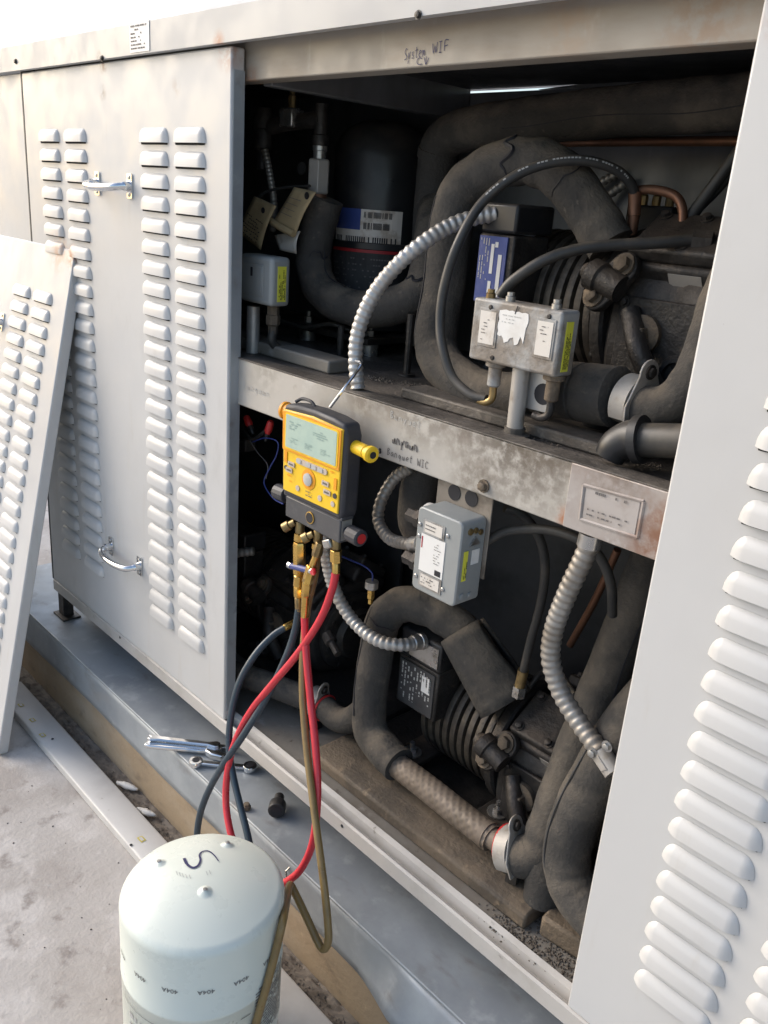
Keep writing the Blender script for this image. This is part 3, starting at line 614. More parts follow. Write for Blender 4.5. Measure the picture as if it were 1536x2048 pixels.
for k in range(26):
    a = 300 + k * 1.25
    if random.random() < .7: arc_patch(mb, AX, rA + .0016, a, a + .7, 1.224, 1.234, 1)
    if random.random() < .8: arc_patch(mb, AX, rA + .0016, a, a + .8, 1.205, 1.216, 1)
for k in range(30):
    a = 262 + k * 2.6
    if random.random() < .75: arc_patch(mb, AX, rA + .0016, a, a + 1.6, 1.182, 1.192, 1)
mb.build('label_print', m_ink, cA, sharp=0)
mb = MB()
for r_ in range(7):
    for k in range(26):
        a = 258 + k * 3.1
        if random.random() < .5: arc_patch(mb, AX, rA + .0015, a, a + 2.2, 1.093 + r_ * .010, 1.0955 + r_ * .010, 1)
mb.build('label_small_print', m_inkgrey, cA, sharp=0)
MB().box(AX.x - .11, AX.x + .11, AX.y - .11, AX.y + .10, DZ + .022, DZ + .034).build('base_plate', m_iron, cA, bevel=.002)
for s_ in (-1, 1):
    for q in (-1, 1):
        mb = MB(); mb.lathe([(.016, .0005), (.016, .0215)], AX + V((s_ * .09, q * .085, 0)), (0, 0, 1), 14); mb.lathe([(.008, .0345), (.008, .045), (.004, .046), (.004, .055)], AX + V((s_ * .09, q * .085, 0)), (0, 0, 1), 6); mb.build('mounting_bolt', m_steel, cA)

# rails
MB().box(.165, .70, .151, .46, .3005, .3045).build('compressor_shade_sheet', m_undershade, cab)  # dark sheet added for the shadow below the lower right compressor
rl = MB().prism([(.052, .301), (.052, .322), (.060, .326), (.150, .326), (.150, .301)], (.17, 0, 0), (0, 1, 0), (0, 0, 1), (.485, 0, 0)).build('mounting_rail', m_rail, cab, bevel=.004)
MB().box(-.55, .160, .16, .46, .301, .318).build('mounting_rail', m_undershade, cab, bevel=.004)
MB().box(-.42, .125, .085, .135, DZ + .0005, DZ + .021).build('deck_rail', m_pan, cab, bevel=.003)
MB().box(.30, .66, .075, .125, DZ + .0005, DZ + .016).build('deck_rail', m_deck, cab, bevel=.003)
MB().obox(P(1145, 1855, z=.318), V((.035, .004, 0)), V((-.003, .03, 0)), V((0, 0, .017))).build('packing_block', m_rail, cab, bevel=.005)

# ================================================================== pipes
def pipe(name, label, cat, pts, r, m=m_foam, n=20, dens=8, group='insulated pipes', wob=0.0, caps=True):
    q = spl(pts, dens); t = thing(name, label, cat, q[-1] if q[-1].z < q[0].z else q[0], group)
    rr = [r * (1 + wob * noise.noise(V((i * .35, r * 100, 3)))) for i in range(len(q))]
    MB().tube(q, rr, n, caps).build('sleeve' if m is m_foam else 'tube', m, t, sharp=60)
    return t, q
def crack(t, q, i, r, a0, a1, wd=.0022, amp=.006, seed=0):
    """jagged split part of the way round a sleeve at path point i"""
    tv = (q[min(i + 1, len(q) - 1)] - q[max(i - 1, 0)]).normalized(); f_ = V((.45, -.80, .35)); u = (f_ - tv * f_.dot(tv)).normalized(); w = tv.cross(u); rnd = random.Random(seed + i); pts = []
    for k in range(9):
        a = math.radians(a0 + (a1 - a0) * k / 8); pts.append(q[i] + (u * math.cos(a) + w * math.sin(a)) * r * 1.012 + tv * rnd.uniform(-amp, amp))
    MB().tube(spl(pts, 3), [wd * (.35 + .65 * math.sin(math.pi * j / 24)) for j in range(25)], 5).build('split', m_ink, t)
def seam(t, q, i0, i1, r, ang, wd=.0011):
    pts = []
    for i in range(i0, i1):
        tv = (q[i + 1] - q[i]).normalized(); f_ = V((.45, -.80, .35)); u = (f_ - tv * f_.dot(tv)).normalized(); w = tv.cross(u); a = math.radians(ang + 5 * math.sin(i * .4)); pts.append(q[i] + (u * math.cos(a) + w * math.sin(a)) * r * 1.01)
    MB().tube(pts, wd, 5).build('glue_seam', m_ink, t)
def collar(t, q0, q1, r, m=m_foam, nm='joint_collar'):
    MB().tube([q0, q1], r, 20).build(nm, m, t)
t, q = pipe('suction_pipe', 'big black insulated pipe crossing under the roof and turning down', 'pipe', PL((1640, 182, .33), (1480, 204, .33), (1300, 218, .33), (1130, 234, .33), (985, 250, .335), (915, 264, .345), (882, 290, .35), (872, 340, .355), (866, 420, .36), (856, 540, .365), (848, 640, .37), (846, 690, .37)), .0335, wob=.05)
k = min(range(len(q)), key=lambda i: abs(q[i].z - P(868, 318, y=.352).z) + (9 if i < 40 else 0)); collar(t, q[k], q[k - 3] , .0355); seam(t, q, 6, 30, .0335, -40, .0008)
t, q = pipe('suction_pipe', 'dusty insulated loop arching over the upper finned compressor', 'pipe', PL((1222, 492, .225), (1180, 425, .22), (1125, 352, .21), (1062, 322, .20), (990, 334, .19), (928, 378, .18), (905, 440, .175), (890, 560, .17), (872, 665, .16), (880, 720, .15), (920, 762, .14), (975, 788, .13), (1060, 790, .125)), .0315, wob=.06)
crack(t, q, 27, .0315, -60, 70, .0032, .009); crack(t, q, 14, .0315, -70, 80, .0009, .003); seam(t, q, 44, 66, .0315, 62)
mb = MB(); a, b = P(1075, 772, y=.125), P(1240, 795, y=.115); dr = (b - a).normalized()
mb.lathe([(.028, 0), (.034, .004), (.036, .008), (.036, (b - a).length * .56), (.0345, (b - a).length * .57), (.0345, (b - a).length * .60), (.0365, (b - a).length * .61), (.0365, (b - a).length * .97), (.030, (b - a).length)], a, dr, 28); mb.build('coupling', m_foam, t)
t, q = pipe('suction_pipe', 'brown insulated pipe rising behind the right panel above the deck', 'pipe', PL((1246, 800, .115), (1300, 818, .11), (1350, 806, .11), (1392, 756, .115), (1420, 690, .125), (1450, 600, .14), (1500, 520, .17), (1640, 470, .20)), .026, wob=.04)
t, q = pipe('suction_pipe', 'U-shaped insulated pipe in front of the tall black compressor', 'pipe', PL((652, 398, .205), (634, 462, .20), (628, 530, .20), (650, 588, .20), (716, 618, .20), (786, 612, .21), (838, 586, .225), (858, 535, .25), (866, 470, .29), (869, 430, .33), (869, 415, .36)), .031, wob=.05)
crack(t, q, 13, .031, -80, -10, .0018, .008); crack(t, q, 50, .031, -60, 60, .0026, .008); seam(t, q, 10, 30, .031, -55)
for s_ in ((683, 650, 660, 700), (823, 628, 640, 680)):
    a = P(s_[0], s_[1], y=.2); b = V((a.x, a.y, DZ + .001)); mb = MB(); mb.cyl(a, b, .006, n=10); mb.lathe([(.014, 0), (.014, .004)], b, (0, 0, 1), 12); mb.build('support_stud', m_iron, t)
t, q = pipe('suction_pipe', 'insulated loop above the lower right compressor, split at its end', 'pipe', PL((1000, 1385, .205), (965, 1318, .20), (925, 1262, .195), (868, 1222, .18), (808, 1208, .16), (768, 1238, .145), (752, 1310, .135), (740, 1400, .125), (742, 1462, .118), (775, 1508, .112), (798, 1530, .11)), .0305, wob=.06)
crack(t, q, 40, .0305, -70, 60, .0008, .002); seam(t, q, 38, 60, .0305, 50)
# torn sleeve: an open, slit shell round the end
a, b = P(925, 1262, y=.195), P(1012, 1408, y=.205); dr = (b - a).normalized(); u = dr.orthogonal().normalized(); w = dr.cross(u)
def torn(i, j):
    s_ = -.012 + 1.012 * j; ang = math.radians(30 + 315 * i + 6 * math.sin(5 * j)); rad = .0345 + .006 * j + .008 * (abs(i - .5) * 2) ** 6 * j
    return a + dr * ((b - a).length * s_) + (u * math.cos(ang) + w * math.sin(ang)) * rad
to = MB().grid(torn, 28, 8).build('torn_sleeve', m_foam, t, sharp=60); so = to.modifiers.new('wall', 'SOLIDIFY'); so.thickness = .006; so.offset = 1
# braided flexible connector with woven relief
bp = spl(PL((786, 1524, .11), (850, 1572, .106), (920, 1628, .10), (985, 1678, .096)), 24)
bp, bl = resample(bp, .0026); t2 = thing('braided_connector', 'bronze braided flexible connector below the lower right compressor', 'flexible connector', bp[-1])
mb = MB(); N_ = len(bp); nn = 44; b0 = 0
mb.tube(bp, .020, nn, True)
for i in range(N_):
    e = 1 + .04 * math.sin(math.pi * i / N_)
    for k_ in range(nn):
        v_ = mb.v[i * nn + k_]; d_ = v_ - bp[i]; h_ = max(math.cos(2 * math.pi * (i + k_) / 5.5), math.cos(2 * math.pi * (i - k_) / 5.5))
        mb.v[i * nn + k_] = bp[i] + d_ * (e + .045 * h_)
mb.build('braid', m_braid, t2, sharp=60)
MB().tube([P(972, 1668, y=.096), P(1012, 1694, y=.094)], .0165, 18).build('copper_end', m_braid, t2); MB().tube([P(968, 1665, y=.096), P(978, 1672, y=.096)], .0215, 20).build('ferrule', m_braid, t2)
t, q = pipe('suction_pipe', 'tall sloping insulated pipe beside the right panel, lower bay', 'pipe', PL((1012, 1695, .093), (1046, 1712, .095), (1082, 1700, .105), (1104, 1640, .12), (1150, 1515, .145), (1215, 1350, .19), (1275, 1200, .225), (1318, 1090, .25), (1350, 1000, .27), (1372, 930, .285)), .0315, wob=.05)
seam(t, q, 24, 56, .0315, 30, .0008)
MB().tube([P(1082, 1690, y=.105), P(1092, 1745, y=.10), V((P(1094, 1750, y=.10).x, .1, .3275))], .029, 18).build('drop_leg', m_foam, t)
t, q = pipe('suction_pipe', 'insulated pipe bend at the right panel near the floor pan', 'pipe', PL((1330, 1370, .13), (1272, 1430, .10), (1212, 1520, .08), (1156, 1625, .070), (1134, 1712, .066), (1150, 1780, .062), (1200, 1840, .06), (1260, 1890, .06)), .0325, wob=.04)
ribs = [p + V((-.018, -.0275, .006)) for p in q[14:36]]; MB().tube(ribs, .0012, 6).build('glue_seam', m_dark_in, t)
t, q = pipe('suction_pipe', 'low insulated pipe with elbow behind the red and tan hoses', 'pipe', PL((440, 1338, .065), (520, 1362, .085), (590, 1388, .11), (640, 1408, .125), (672, 1436, .13), (700, 1440, .13), (732, 1418, .128)), .0235, wob=.04)
# pipe clamps standing on the floor or deck
def clamp(label, c, ax, r, foot_z, mark=None):
    c, ax = V(c), V(ax).normalized(); t = thing('pipe_clamp', label, 'pipe clamp', (c.x, c.y, foot_z), 'pipe clamps')
    up = V((0, 0, 1)); up = (up - ax * up.dot(ax)).normalized(); sd_ = ax.cross(up)
    band = MB(); n = 22; w = .011
    for rad0, rad1 in ((r, r + .003),):
        pts = []
        for k in range(n + 1):
            a = math.radians(-30 + 240 * k / n); pts.append((math.cos(a), math.sin(a)))
        ol = [(x * rad1, y * rad1) for x, y in pts] + [(x * rad0, y * rad0) for x, y in pts[::-1]]
        band.prism(ol, c - ax * w, sd_, up, ax * 2 * w)
    band.build('band', m_zinc, t)
    rb = r + .003
    ol = [(math.cos(math.radians(a)) * .0165, rb + .004 + math.sin(math.radians(a)) * .0165) for a in range(-10, 191, 20)] + [(-rb * .80, rb * .45), (-rb * 1.02, 0), (-rb * .92, -rb * .75), (rb * .92, -rb * .75), (rb * 1.02, 0), (rb * .80, rb * .45)]
    ear = MB(); ear.prism(ol, c + ax * (w + .0006), sd_, up, ax * .0028); e_ = ear.build('ear_plate', m_zinc, t, bevel=.0008)
    b_ = MB(); bolt(b_, c + up * (rb + .006) + ax * (w + .0036), ax, .006, .005); b_.build('clamp_bolt', m_iron, e_)
    base = c - up * r * .9
    ft = MB(); ft.obox(V((base.x, base.y, (base.z + foot_z) / 2)), sd_ * .012, V((0, 0, 1)) * max(.003, (base.z - foot_z) / 2 - .0005), ax * .010); ft.build('strut', m_iron, t)
    return t
ax1 = P(1080, 1705, y=.10) - P(985, 1680, y=.095)
cl = clamp('white clamp with red edge at the end of the braided connector', P(1026, 1700, y=.094), ax1, .0325, .3265)
mb = MB(); rp = []
for k in range(24):
    a = 2 * math.pi * k / 23; axn = ax1.normalized(); up = (V((0, 0, 1)) - axn * axn.z).normalized(); rp.append(P(1014, 1694, y=.094) + (axn.cross(up) * math.cos(a) + up * math.sin(a)) * .0315)
mb.tube(rp, .003, 8, False).build('red_liner', m_redcap, cl)
clamp('zinc clamp on the coupling beside the right panel above the deck', P(1268, 806, y=.113), P(1300, 818, y=.11) - P(1200, 790, y=.118), .030, DZ + .0005)
cl2 = clamp('zinc clamp on the low pipe behind the hanging hoses', P(632, 1404, y=.122), P(672, 1436, y=.13) - P(590, 1388, y=.11), .0255, .3015)
mb = MB(); rp = [P(650, 1416, y=.127) + V((0, math.cos(2 * math.pi * k / 23) * .025, math.sin(2 * math.pi * k / 23) * .025)) for k in range(24)]
mb.tube(rp, .0022, 8, False).build('red_liner', m_redcap, cl2)
# black elbow fitting at the front of the deck
t = thing('elbow_fitting', 'black elbow fitting lying on the deck by the right panel', 'pipe fitting', P(1240, 905, y=.055))
MB().tube(spl(PL((1218, 915, .052), (1232, 893, .055), (1258, 880, .06), (1285, 878, .062)), 6), [.017 + .0004 * i for i in range(19)], 18).build('elbow', m_black, t)
MB().tube(PL((1272, 879, .061), (1288, 879, .062)), .027, 22).build('collar', m_black, t); MB().tube(PL((1288, 880, .062), (1400, 884, .064)), .019, 18).build('tail_pipe', m_rubber, t)
# copper lines
for lab, pts, r in (('bright copper line under the big roof pipe', ((900, 278, .37), (1000, 268, .36), (1140, 262, .35), (1300, 258, .345)), .0055), ('dark copper line running right under the big roof pipe', ((1010, 288, .40), (1200, 284, .39), (1500, 282, .38)), .0065),
                    ('bent copper line from the compressor head under the black hose', ((1268, 400, .25), (1275, 382, .255), (1310, 380, .26), (1350, 392, .265), (1365, 420, .265), (1364, 460, .26)), .006),
                    ('dark tube slanting up to the right panel', ((1365, 455, .27), (1410, 395, .28), (1480, 300, .29)), .008)):
    t, q = pipe('copper_line', lab, 'copper tube', PL(*pts), r, m_copper if 'copper line' in lab else m_rubber, 12, 8, 'thin tubes')
for lab, pts in (('thin ribbed cable on the back wall nearer the compressor', ((1150, 400, .47), (1190, 372, .48), (1240, 345, .49))), ('thin ribbed cable on the back wall below its twin', ((1180, 425, .47), (1215, 392, .48), (1262, 360, .49)))):
    q, L_ = resample(spl(PL(*pts), 16), .0022); t = thing('ribbed_cable', lab, 'cable', q[0], 'ribbed cables'); MB().tube(q, [.0075 if i % 4 < 2 else .0062 for i in range(len(q))], 12).build('sheath', m_conduit2, t, sharp=180)

# ================================================================== flexible conduits and hoses
def conduit(label, pts, r, m, pitch=.0098, ends=()):
    q, L_ = resample(spl(PL(*pts), 14), pitch / 6)
    t = thing('flexible_conduit', label, 'conduit', min((q[0], q[-1]), key=lambda p: p.z), 'flexible metal conduits')
    prof = (1.055, 1.05, 1.0, .925, .925, .995)
    MB().tube(q, [r * prof[i % 6] for i in range(len(q))], 20).build('corrugated_tube', m, t, sharp=180)
    for e in ends:                                     # screw-in connectors
        p0, p1 = (q[0], q[8]) if e == 0 else (q[-1], q[-9]); ax = (p1 - p0).normalized()
        MB().lathe([(r * 1.0, -.002), (r * 1.35, .0), (r * 1.35, .008), (r * 1.22, .009), (r * 1.22, .022), (r * 1.05, .024)], p0, ax, 18).build('connector', m_steel, t)
    return t, q
conduit('pale corrugated conduit arching from the deck to the upper terminal box', ((716, 778, .040), (711, 725, .040), (716, 665, .042), (742, 598, .05), (785, 540, .065), (838, 492, .085), (900, 452, .12), (955, 434, .15), (992, 428, .168)), .0105, m_conduit)
conduit('corrugated conduit curving into the left side of the lower control box', ((822, 934, .075), (790, 955, .07), (763, 1000, .06), (757, 1042, .052), (778, 1076, .04), (812, 1087, .03), (842, 1088, .022)), .0088, m_conduit2, ends=(1,))
conduit('blue-grey corrugated conduit running from behind the gauge to the lower terminal box', ((646, 1062, .05), (655, 1125, .06), (672, 1185, .075), (705, 1240, .085), (750, 1278, .092), (800, 1290, .115), (846, 1282, .160)), .0105, m_conduit, ends=(1,))
t, q = conduit('thick corrugated conduit hanging from the beam beside the right panel', ((1182, 1078, .036), (1168, 1115, .036), (1135, 1185, .036), (1108, 1258, .04), (1102, 1320, .045), (1122, 1385, .05), (1162, 1450, .05), (1200, 1502, .046)), .0120, m_conduit2, .0102)
MB().tube(PL((1184, 1066, .036), (1178, 1092, .036)), .0145, 16).build('beam_bushing', m_steel, t)
mb = MB(); a, b = P(1194, 1494, y=.047), P(1228, 1545, y=.043); MB().tube([a, b], .0125, 16).build('squeeze_connector', m_zinc, t)
mb.obox((a + b) / 2 + V((0, -.0115, 0)), (b - a) * .28, V((0, .002, 0)), V((.0035, 0, .0035))); mb.build('squeeze_strap', m_zinc, t, bevel=.001)
for px, py in ((1186, 1505), (1215, 1492)):
    mb = MB(); bolt(mb, P(px, py, y=.036), (0, -1, 0), .005); mb.build('clamp_screw', m_steel, t)
t, q = conduit('dim corrugated conduit stub beside the fixed panel, lower bay', ((440, 1112, .10), (475, 1106, .10), (508, 1102, .12)), .0088, m_conduit2)
t, q = conduit('thin grey conduit dropping from the elbow near the manila tags', ((530, 300, .17), (536, 330, .17), (543, 370, .17), (548, 410, .175), (545, 460, .19)), .0062, m_conduit2, .007)

def hose(name, label, pts, r, m, group, cat='hose', n=14, root_low=True):
    q = spl(PL(*pts) if len(pts[0]) == 3 and not isinstance(pts[0], Vector) else pts, 10)
    t = thing(name, label, cat, min((q[0], q[-1]), key=lambda p: p.z), group); MB().tube(q, r, n).build('hose_body', m, t, sharp=60); return t, q
tE, qE = hose('capillary_hose', 'black hose with white lettering arching over the upper compressor', ((972, 799, .055), (940, 789, .05), (905, 755, .05), (886, 700, .05), (880, 645, .055), (888, 575, .06), (915, 490, .07), (962, 408, .10), (1030, 352, .13), (1105, 325, .16), (1175, 322, .19), (1232, 340, .22), (1262, 368, .24), (1270, 392, .25)), .0064, m_rubber, 'black rubber hoses')
MB().tube(PL((1270, 385, .25), (1268, 432, .25)), .0085, 14).build('copper_ferrule', m_copper, tE); MB().tube(PL((1268, 432, .25), (1262, 470, .25)), .0075, 12).build('flare_nut', m_copper, tE)
# print along the hose crest
mb = MB(); i0, i1 = 72, 116
for i in range(i0, i1):
    if random.random() < .74:
        p, d_ = qE[i], (qE[i + 1] - qE[i]); vw_ = (CC - p).normalized(); n_ = (V((.25, -.8, .35)) - d_.normalized() * V((.25, -.8, .35)).dot(d_.normalized())).normalized(); s_ = d_.normalized().cross(n_) * .0011; e = p + n_ * .0068
        mb.poly([e - s_, e + d_ * .7 - s_, e + d_ * .7 + s_, e + s_])
mb.build('hose_print', m_inkpale, tE, sharp=0)['kind'] = 'stuff'
tF, qF = hose('capillary_hose', 'dusty black hose sweeping from the dirty control box to the compressor head', ((1000, 592, .075), (1028, 560, .08), (1090, 520, .10), (1160, 498, .13), (1230, 490, .16), (1310, 486, .19), (1390, 480, .22)), .0070, m_rubber, 'black rubber hoses')
mb = MB(); mb.lathe([(.012, 0), (.012, .022), (.009, .024)], P(1385, 480, y=.22), V((.9, .4, 0)), 6); mb.build('hose_nut', m_iron, tF)
tG, qG = hose('capillary_hose', 'thin black hose dropping behind the lower control box to a brass fitting', ((1010, 1015, .07), (1045, 1030, .09), (1078, 1075, .11), (1090, 1130, .13), (1083, 1200, .15), (1062, 1280, .17), (1046, 1345, .18)), .0065, m_rubber, 'black rubber hoses')
MB().tube(PL((1047, 1340, .18), (1040, 1372, .182)), .0085, 12).build('brass_ferrule', m_oldbrass, tG); mb = MB(); mb.lathe([(.011, 0), (.011, .018), (.008, .02)], P(1040, 1372, y=.182), (-.02, .0, -1), 6); mb.build('flare_nut', m_steel, tG)
tH, qH = hose('capillary_hose', 'thin black hose looping right under the beam toward the thick conduit', ((968, 1085, .045), (1010, 1064, .06), (1060, 1058, .07), (1110, 1062, .075), (1160, 1080, .08), (1200, 1115, .09), (1222, 1170, .10), (1225, 1230, .12)), .0062, m_rubber, 'black rubber hoses')
hose('capillary_hose', 'thin brown line slanting in the dark behind the thick conduit', ((1235, 1100, .3), (1190, 1200, .32), (1140, 1290, .34)), .006, m_copper, 'black rubber hoses')

# ================================================================== pressure controls
def casing(mb, x0, x1, y0, y1, z0, z1, r=.004, n=4):
    return mb.prism(rrect(x0, x1, z0, z1, r, n), (0, y0, 0), (1, 0, 0), (0, 0, 1), (0, y1 - y0, 0))
# dirty control on a stem
x0, x1, y0, y1, z0, z1 = .452, .585, .038, .073, 1.076, 1.151
t = thing('pressure_control', 'dirty grey control box with two gauge windows standing on a pipe stem', 'control box', (P(1026, 855, y=.055).x, .055, DZ), 'pressure control boxes')
MB().box(x0, x1, y0, y1, z0, z1).build('casing', m_boxdirty, t, bevel=.0035, seg=3)
def flat(x0, x1, z0, z1, y, m, nm, par, th=.0008):
    return MB().box(x0, x1, y - th, y, z0, z1).build(nm, m, par)
for (wx, ww) in ((.4665, .0245), (.5535, .022)):
    fr = MB(); fr.box(wx - .003, wx + ww + .003, y0 - .0012, y0 - .0001, 1.0945, 1.1405); f_ = fr.build('window_frame', m_boxdirty, t, bevel=.0008)
    flat(wx, wx + ww, 1.098, 1.137, y0 - .0014, m_dirtywhite, 'window', t, .0006)
    print_lines((wx + .004, y0 - .0021, 1.101), (1, 0, 0), (0, 0, 1), ww - .008, .032, 8, m_inkgrey, t, 'scale_print', fill=.25, lift=.0004, dens=.35, minw=.12)
# torn white sticker between the windows
ol = [(.4945, 1.1405)] + [(.4945 + .043 * k / 9, 1.1425 - .001 * (k % 2)) for k in range(1, 10)]
lo_ = [(.5375 + .0015 * math.sin(k), 1.139 - .0035 * k) for k in range(1, 6)] + [(.5350 - .0026 * k, 1.1075 + .007 * noise.noise(V((k * .75, 2.1, 0))) + .0045 * math.sin(k * 1.1)) for k in range(0, 15)] + [(.4945 + .0012 * math.sin(k * 2), 1.112 + .0045 * k) for k in range(0, 6)]
mb = MB(); mb.prism(ol + lo_, (0, y0 - .0001, 0), (1, 0, 0), (0, 0, 1), (0, -.0006, 0)); mb.build('torn_sticker', m_white, t, sharp=0)
print_lines((.500, y0 - .0008, 1.126), (1, 0, 0), (0, 0, 1), .03, .012, 3, m_inkpale, t, 'sticker_print', fill=.3, lift=.0004, dens=.6)
yl = MB(); yl.box(x1 + .0001, x1 + .0009, .048, .061, 1.082, 1.139); ys = yl.build('yellow_label', m_yellow, t)
print_lines((x1 + .001, .0495, 1.085), (0, 0, 1), (0, -1, 0), .050, -.0105, 4, m_ink, t, 'yellow_label_print', fill=.45, lift=.0005, dens=.8)
mb = MB(); ribbon(mb, spl(PL((1030, 628, y0 - .0009), (1033, 620, y0 - .0009), (1036, 612, y0 - .0009)), 3), .0016, V((0, -1, 0))); mb.build('marker_stroke', m_ink, t, sharp=0)
for (px, m_) in ((.466, m_oldbrass), (.497, m_steel), (.565, m_steel)):
    mb = MB(); mb.lathe([(.006, 0), (.006, .006), (.0045, .007), (.0045, .011)], (px, .052, z1 - .0005), (0, 0, 1), 12); mb.build('top_screw', m_, t)
for (sx, sz) in ((.480, 1.142), (.567, 1.143), (.491, 1.083)):
    mb = MB(); mb.lathe([(.003, 0), (.003, .001), (.002, .0018)], (sx, y0 - .0002, sz), (0, -1, 0), 10); mb.build('casing_screw', m_iron, t)
a = V((.523, .056, z0 + .001)); MB().tube([a, V((a.x + .002, a.y, DZ + .006))], .0105, 18).build('stem', m_zinc, t)
MB().lathe([(.020, 0), (.020, .004), (.013, .0055), (.013, .012)], (a.x + .002, a.y, DZ + .0003), (0, 0, 1), 20).build('stem_foot', m_deck, t)
br = MB(); hole = [(math.cos(math.radians(k * 20)) * .0125, math.sin(math.radians(k * 20)) * .0125) for k in range(18)]
br.box(.508, .566, .066, .0685, 1.026, 1.074); b_ = br.build('bracket', m_conduit, t, bevel=.0008)
mb = MB(); mb.lathe([(.013, 0), (.013, .0006)], (.553, .0658, 1.048), (0, -1, 0), 20); mb.build('bracket_hole', m_ink, b_)
for (bx, m_) in ((.484, m_copper), (.573, m_copper)):
    mb = MB(); mb.lathe([(.013, 0), (.013, -.006), (.0085, -.008), (.0085, -.030), (.006, -.032)][::-1], (bx, .055, z0 + .0005), (0, 0, 1), 12); mb.build('bellows_port', m_boxdirty if bx < .5 else m_rail, t)
    MB().tube(spl([V((bx, .055, z0 - .028)), V((bx, .055, z0 - .046)), V((bx - .008, .053, z0 - .053)), V((bx - .020, .052, z0 - .052))], 6), .0048, 12).build('port_elbow', m_iron if bx > .5 else m_oldbrass, t)
# clean grey control in the left corner
x0, x1, y0, y1, z0, z1 = -.092, -.002, .062, .101, 1.078, 1.156
t = thing('pressure_control', 'clean grey control box with yellow side label, upper left corner of the bay', 'control box', (-.05, .085, DZ), 'pressure control boxes')
MB().box(x0, x1, y0, y1, z0, z1).build('casing', m_box, t, bevel=.007, seg=3)
MB().box(x0 + .002, x1 - .022, y0 - .0015, y0 - .0001, 1.092, 1.142).build('cover_plate', m_box, t, bevel=.0006)
flat(-.045, -.028, 1.098, 1.138, y0 - .0016, m_box, 'scale_window', t); flat(-.058, -.053, 1.122, 1.136, y0 - .0016, m_ink, 'maker_mark', t)
MB().box(x1 + .0001, x1 + .0008, .074, .091, 1.086, 1.142).build('yellow_label', m_yellow, t)
print_lines((x1 + .0009, .0760, 1.089), (0, 0, 1), (0, -1, 0), .050, -.0135, 5, m_ink, t, 'yellow_label_print', fill=.5, lift=.0005, dens=.8)
a = P(507, 612, y=.082); MB().tube([a, V((a.x, a.y, DZ + .0006))], .0115, 16).build('stem', m_conduit, t)
a = P(547, 612, y=.085); mb = MB(); mb.lathe([(.010, 0), (.010, -.014), (.012, -.015), (.012, -.030), (.008, -.033), (.008, -.045)][::-1], a, (0, 0, 1), 6); mb.build('flare_nut', m_rail, t); MB().tube(spl([a + V((0, 0, -.04)), a + V((0, .0, -.06)), a + V((.0, .02, -.075)), a + V((-.02, .05, -.08))], 6), .0075, 12).build('capillary', m_rubber, t)
# lower grey control on a perforated bracket under the beam
x0, x1, y0, y1, z0, z1 = .441, .519, -.015, .031, .770, .886
t = thing('pressure_control', 'grey control box with white label hung on a bracket under the beam', 'control box', (.48, .02, .915), 'pressure control boxes')
mb = MB(); ol = rrect(y0, y1, z0, z1, .004, 2); mb.prism(rrect(x0, x1, z0, z1, .0075, 4), (0, y0, 0), (1, 0, 0), (0, 0, 1), (0, y1 - y0, 0)); mb.build('casing', m_box, t, bevel=.002)
flat(.4535, .491, .853, .872, y0 - .0001, m_boxdirty, 'upper_scale_frame', t, .0012); flat(.457, .4875, .8555, .870, y0 - .0014, m_dirtywhite, 'upper_scale', t, .0005)
flat(.4515, .494, .800, .8515, y0 - .0001, m_white, 'white_label', t); flat(.4535, .494, .7785, .7985, y0 - .0001, m_boxdirty, 'lower_scale_frame', t, .0012); flat(.457, .4905, .7810, .7965, y0 - .0014, m_dirtywhite, 'lower_scale', t, .0005)
print_lines((.4585, y0 - .0021, .858), (1, 0, 0), (0, 0, 1), .027, .010, 2, m_inkgrey, t, 'scale_print', fill=.3, lift=.0004, dens=.6, minw=.03); print_lines((.459, y0 - .0021, .7835), (1, 0, 0), (0, 0, 1), .029, .011, 3, m_inkgrey, t, 'scale_print', fill=.4, lift=.0004, dens=.6, minw=.03)
print_lines((.476, y0 - .001, .812), (1, 0, 0), (0, 0, 1), .014, .034, 9, m_inkgrey, t, 'label_print', fill=.25, lift=.0004, dens=.55, minw=.08)
flat(.4805, .4905, .802, .8095, y0 - .0010, m_ink, 'maker_mark', t, .0004); mb = MB(); mb.poly([(.4528, y0 - .0012, .832), (.4548, y0 - .0012, .832), (.4548, y0 - .0012, .848), (.4528, y0 - .0012, .848)]); mb.build('red_print', m_redlab, t, sharp=0)
for (sx, sz) in ((.4475, .846), (.448, .789), (.447, .862), (.4965, .862), (.497, .788)):
    mb = MB(); mb.lathe([(.003, 0), (.003, .0012), (.0018, .002)], (sx, y0 - .0002, sz), (0, -1, 0), 10); mb.build('casing_screw', m_steel, t)
MB().box(x1 + .0001, x1 + .0008, -.0075, .0005, .805, .846).build('yellow_label', m_yellow, t); MB().box(x1 + .0001, x1 + .0008, .008, .022, .825, .845).build('white_side_label', m_white, t)
print_lines((x1 + .0009, -.0055, .808), (0, 0, 1), (0, -1, 0), .034, -.006, 2, m_ink, t, 'yellow_label_print', fill=.4, lift=.0005, dens=.7)
for (sy, sz, r_) in ((.0, .872, .0045), (.010, .872, .004), (.020, .868, .004), (-.003, .783, .0045), (.012, .782, .004)):
    mb = MB(); mb.lathe([(r_, 0), (r_, .0025), (r_ * .6, .003)], (x1 - .0003, sy, sz), (1, 0, 0), 12); mb.build('side_screw', m_oldbrass if sz > .86 else m_box, t)
mb = MB(); mb.prism([(0, .853), (.020, .853), (.010, .864)], (x1 - .0003, 0, 0), (0, 1, 0), (0, 0, 1), (.003, 0, 0)); mb.build('adjuster_tab', m_steel, t)
bk = MB(); bk.box(.428, .524, .0315, .0335, .800, .9145); b_ = bk.build('bracket', m_bracket, t, bevel=.0008)
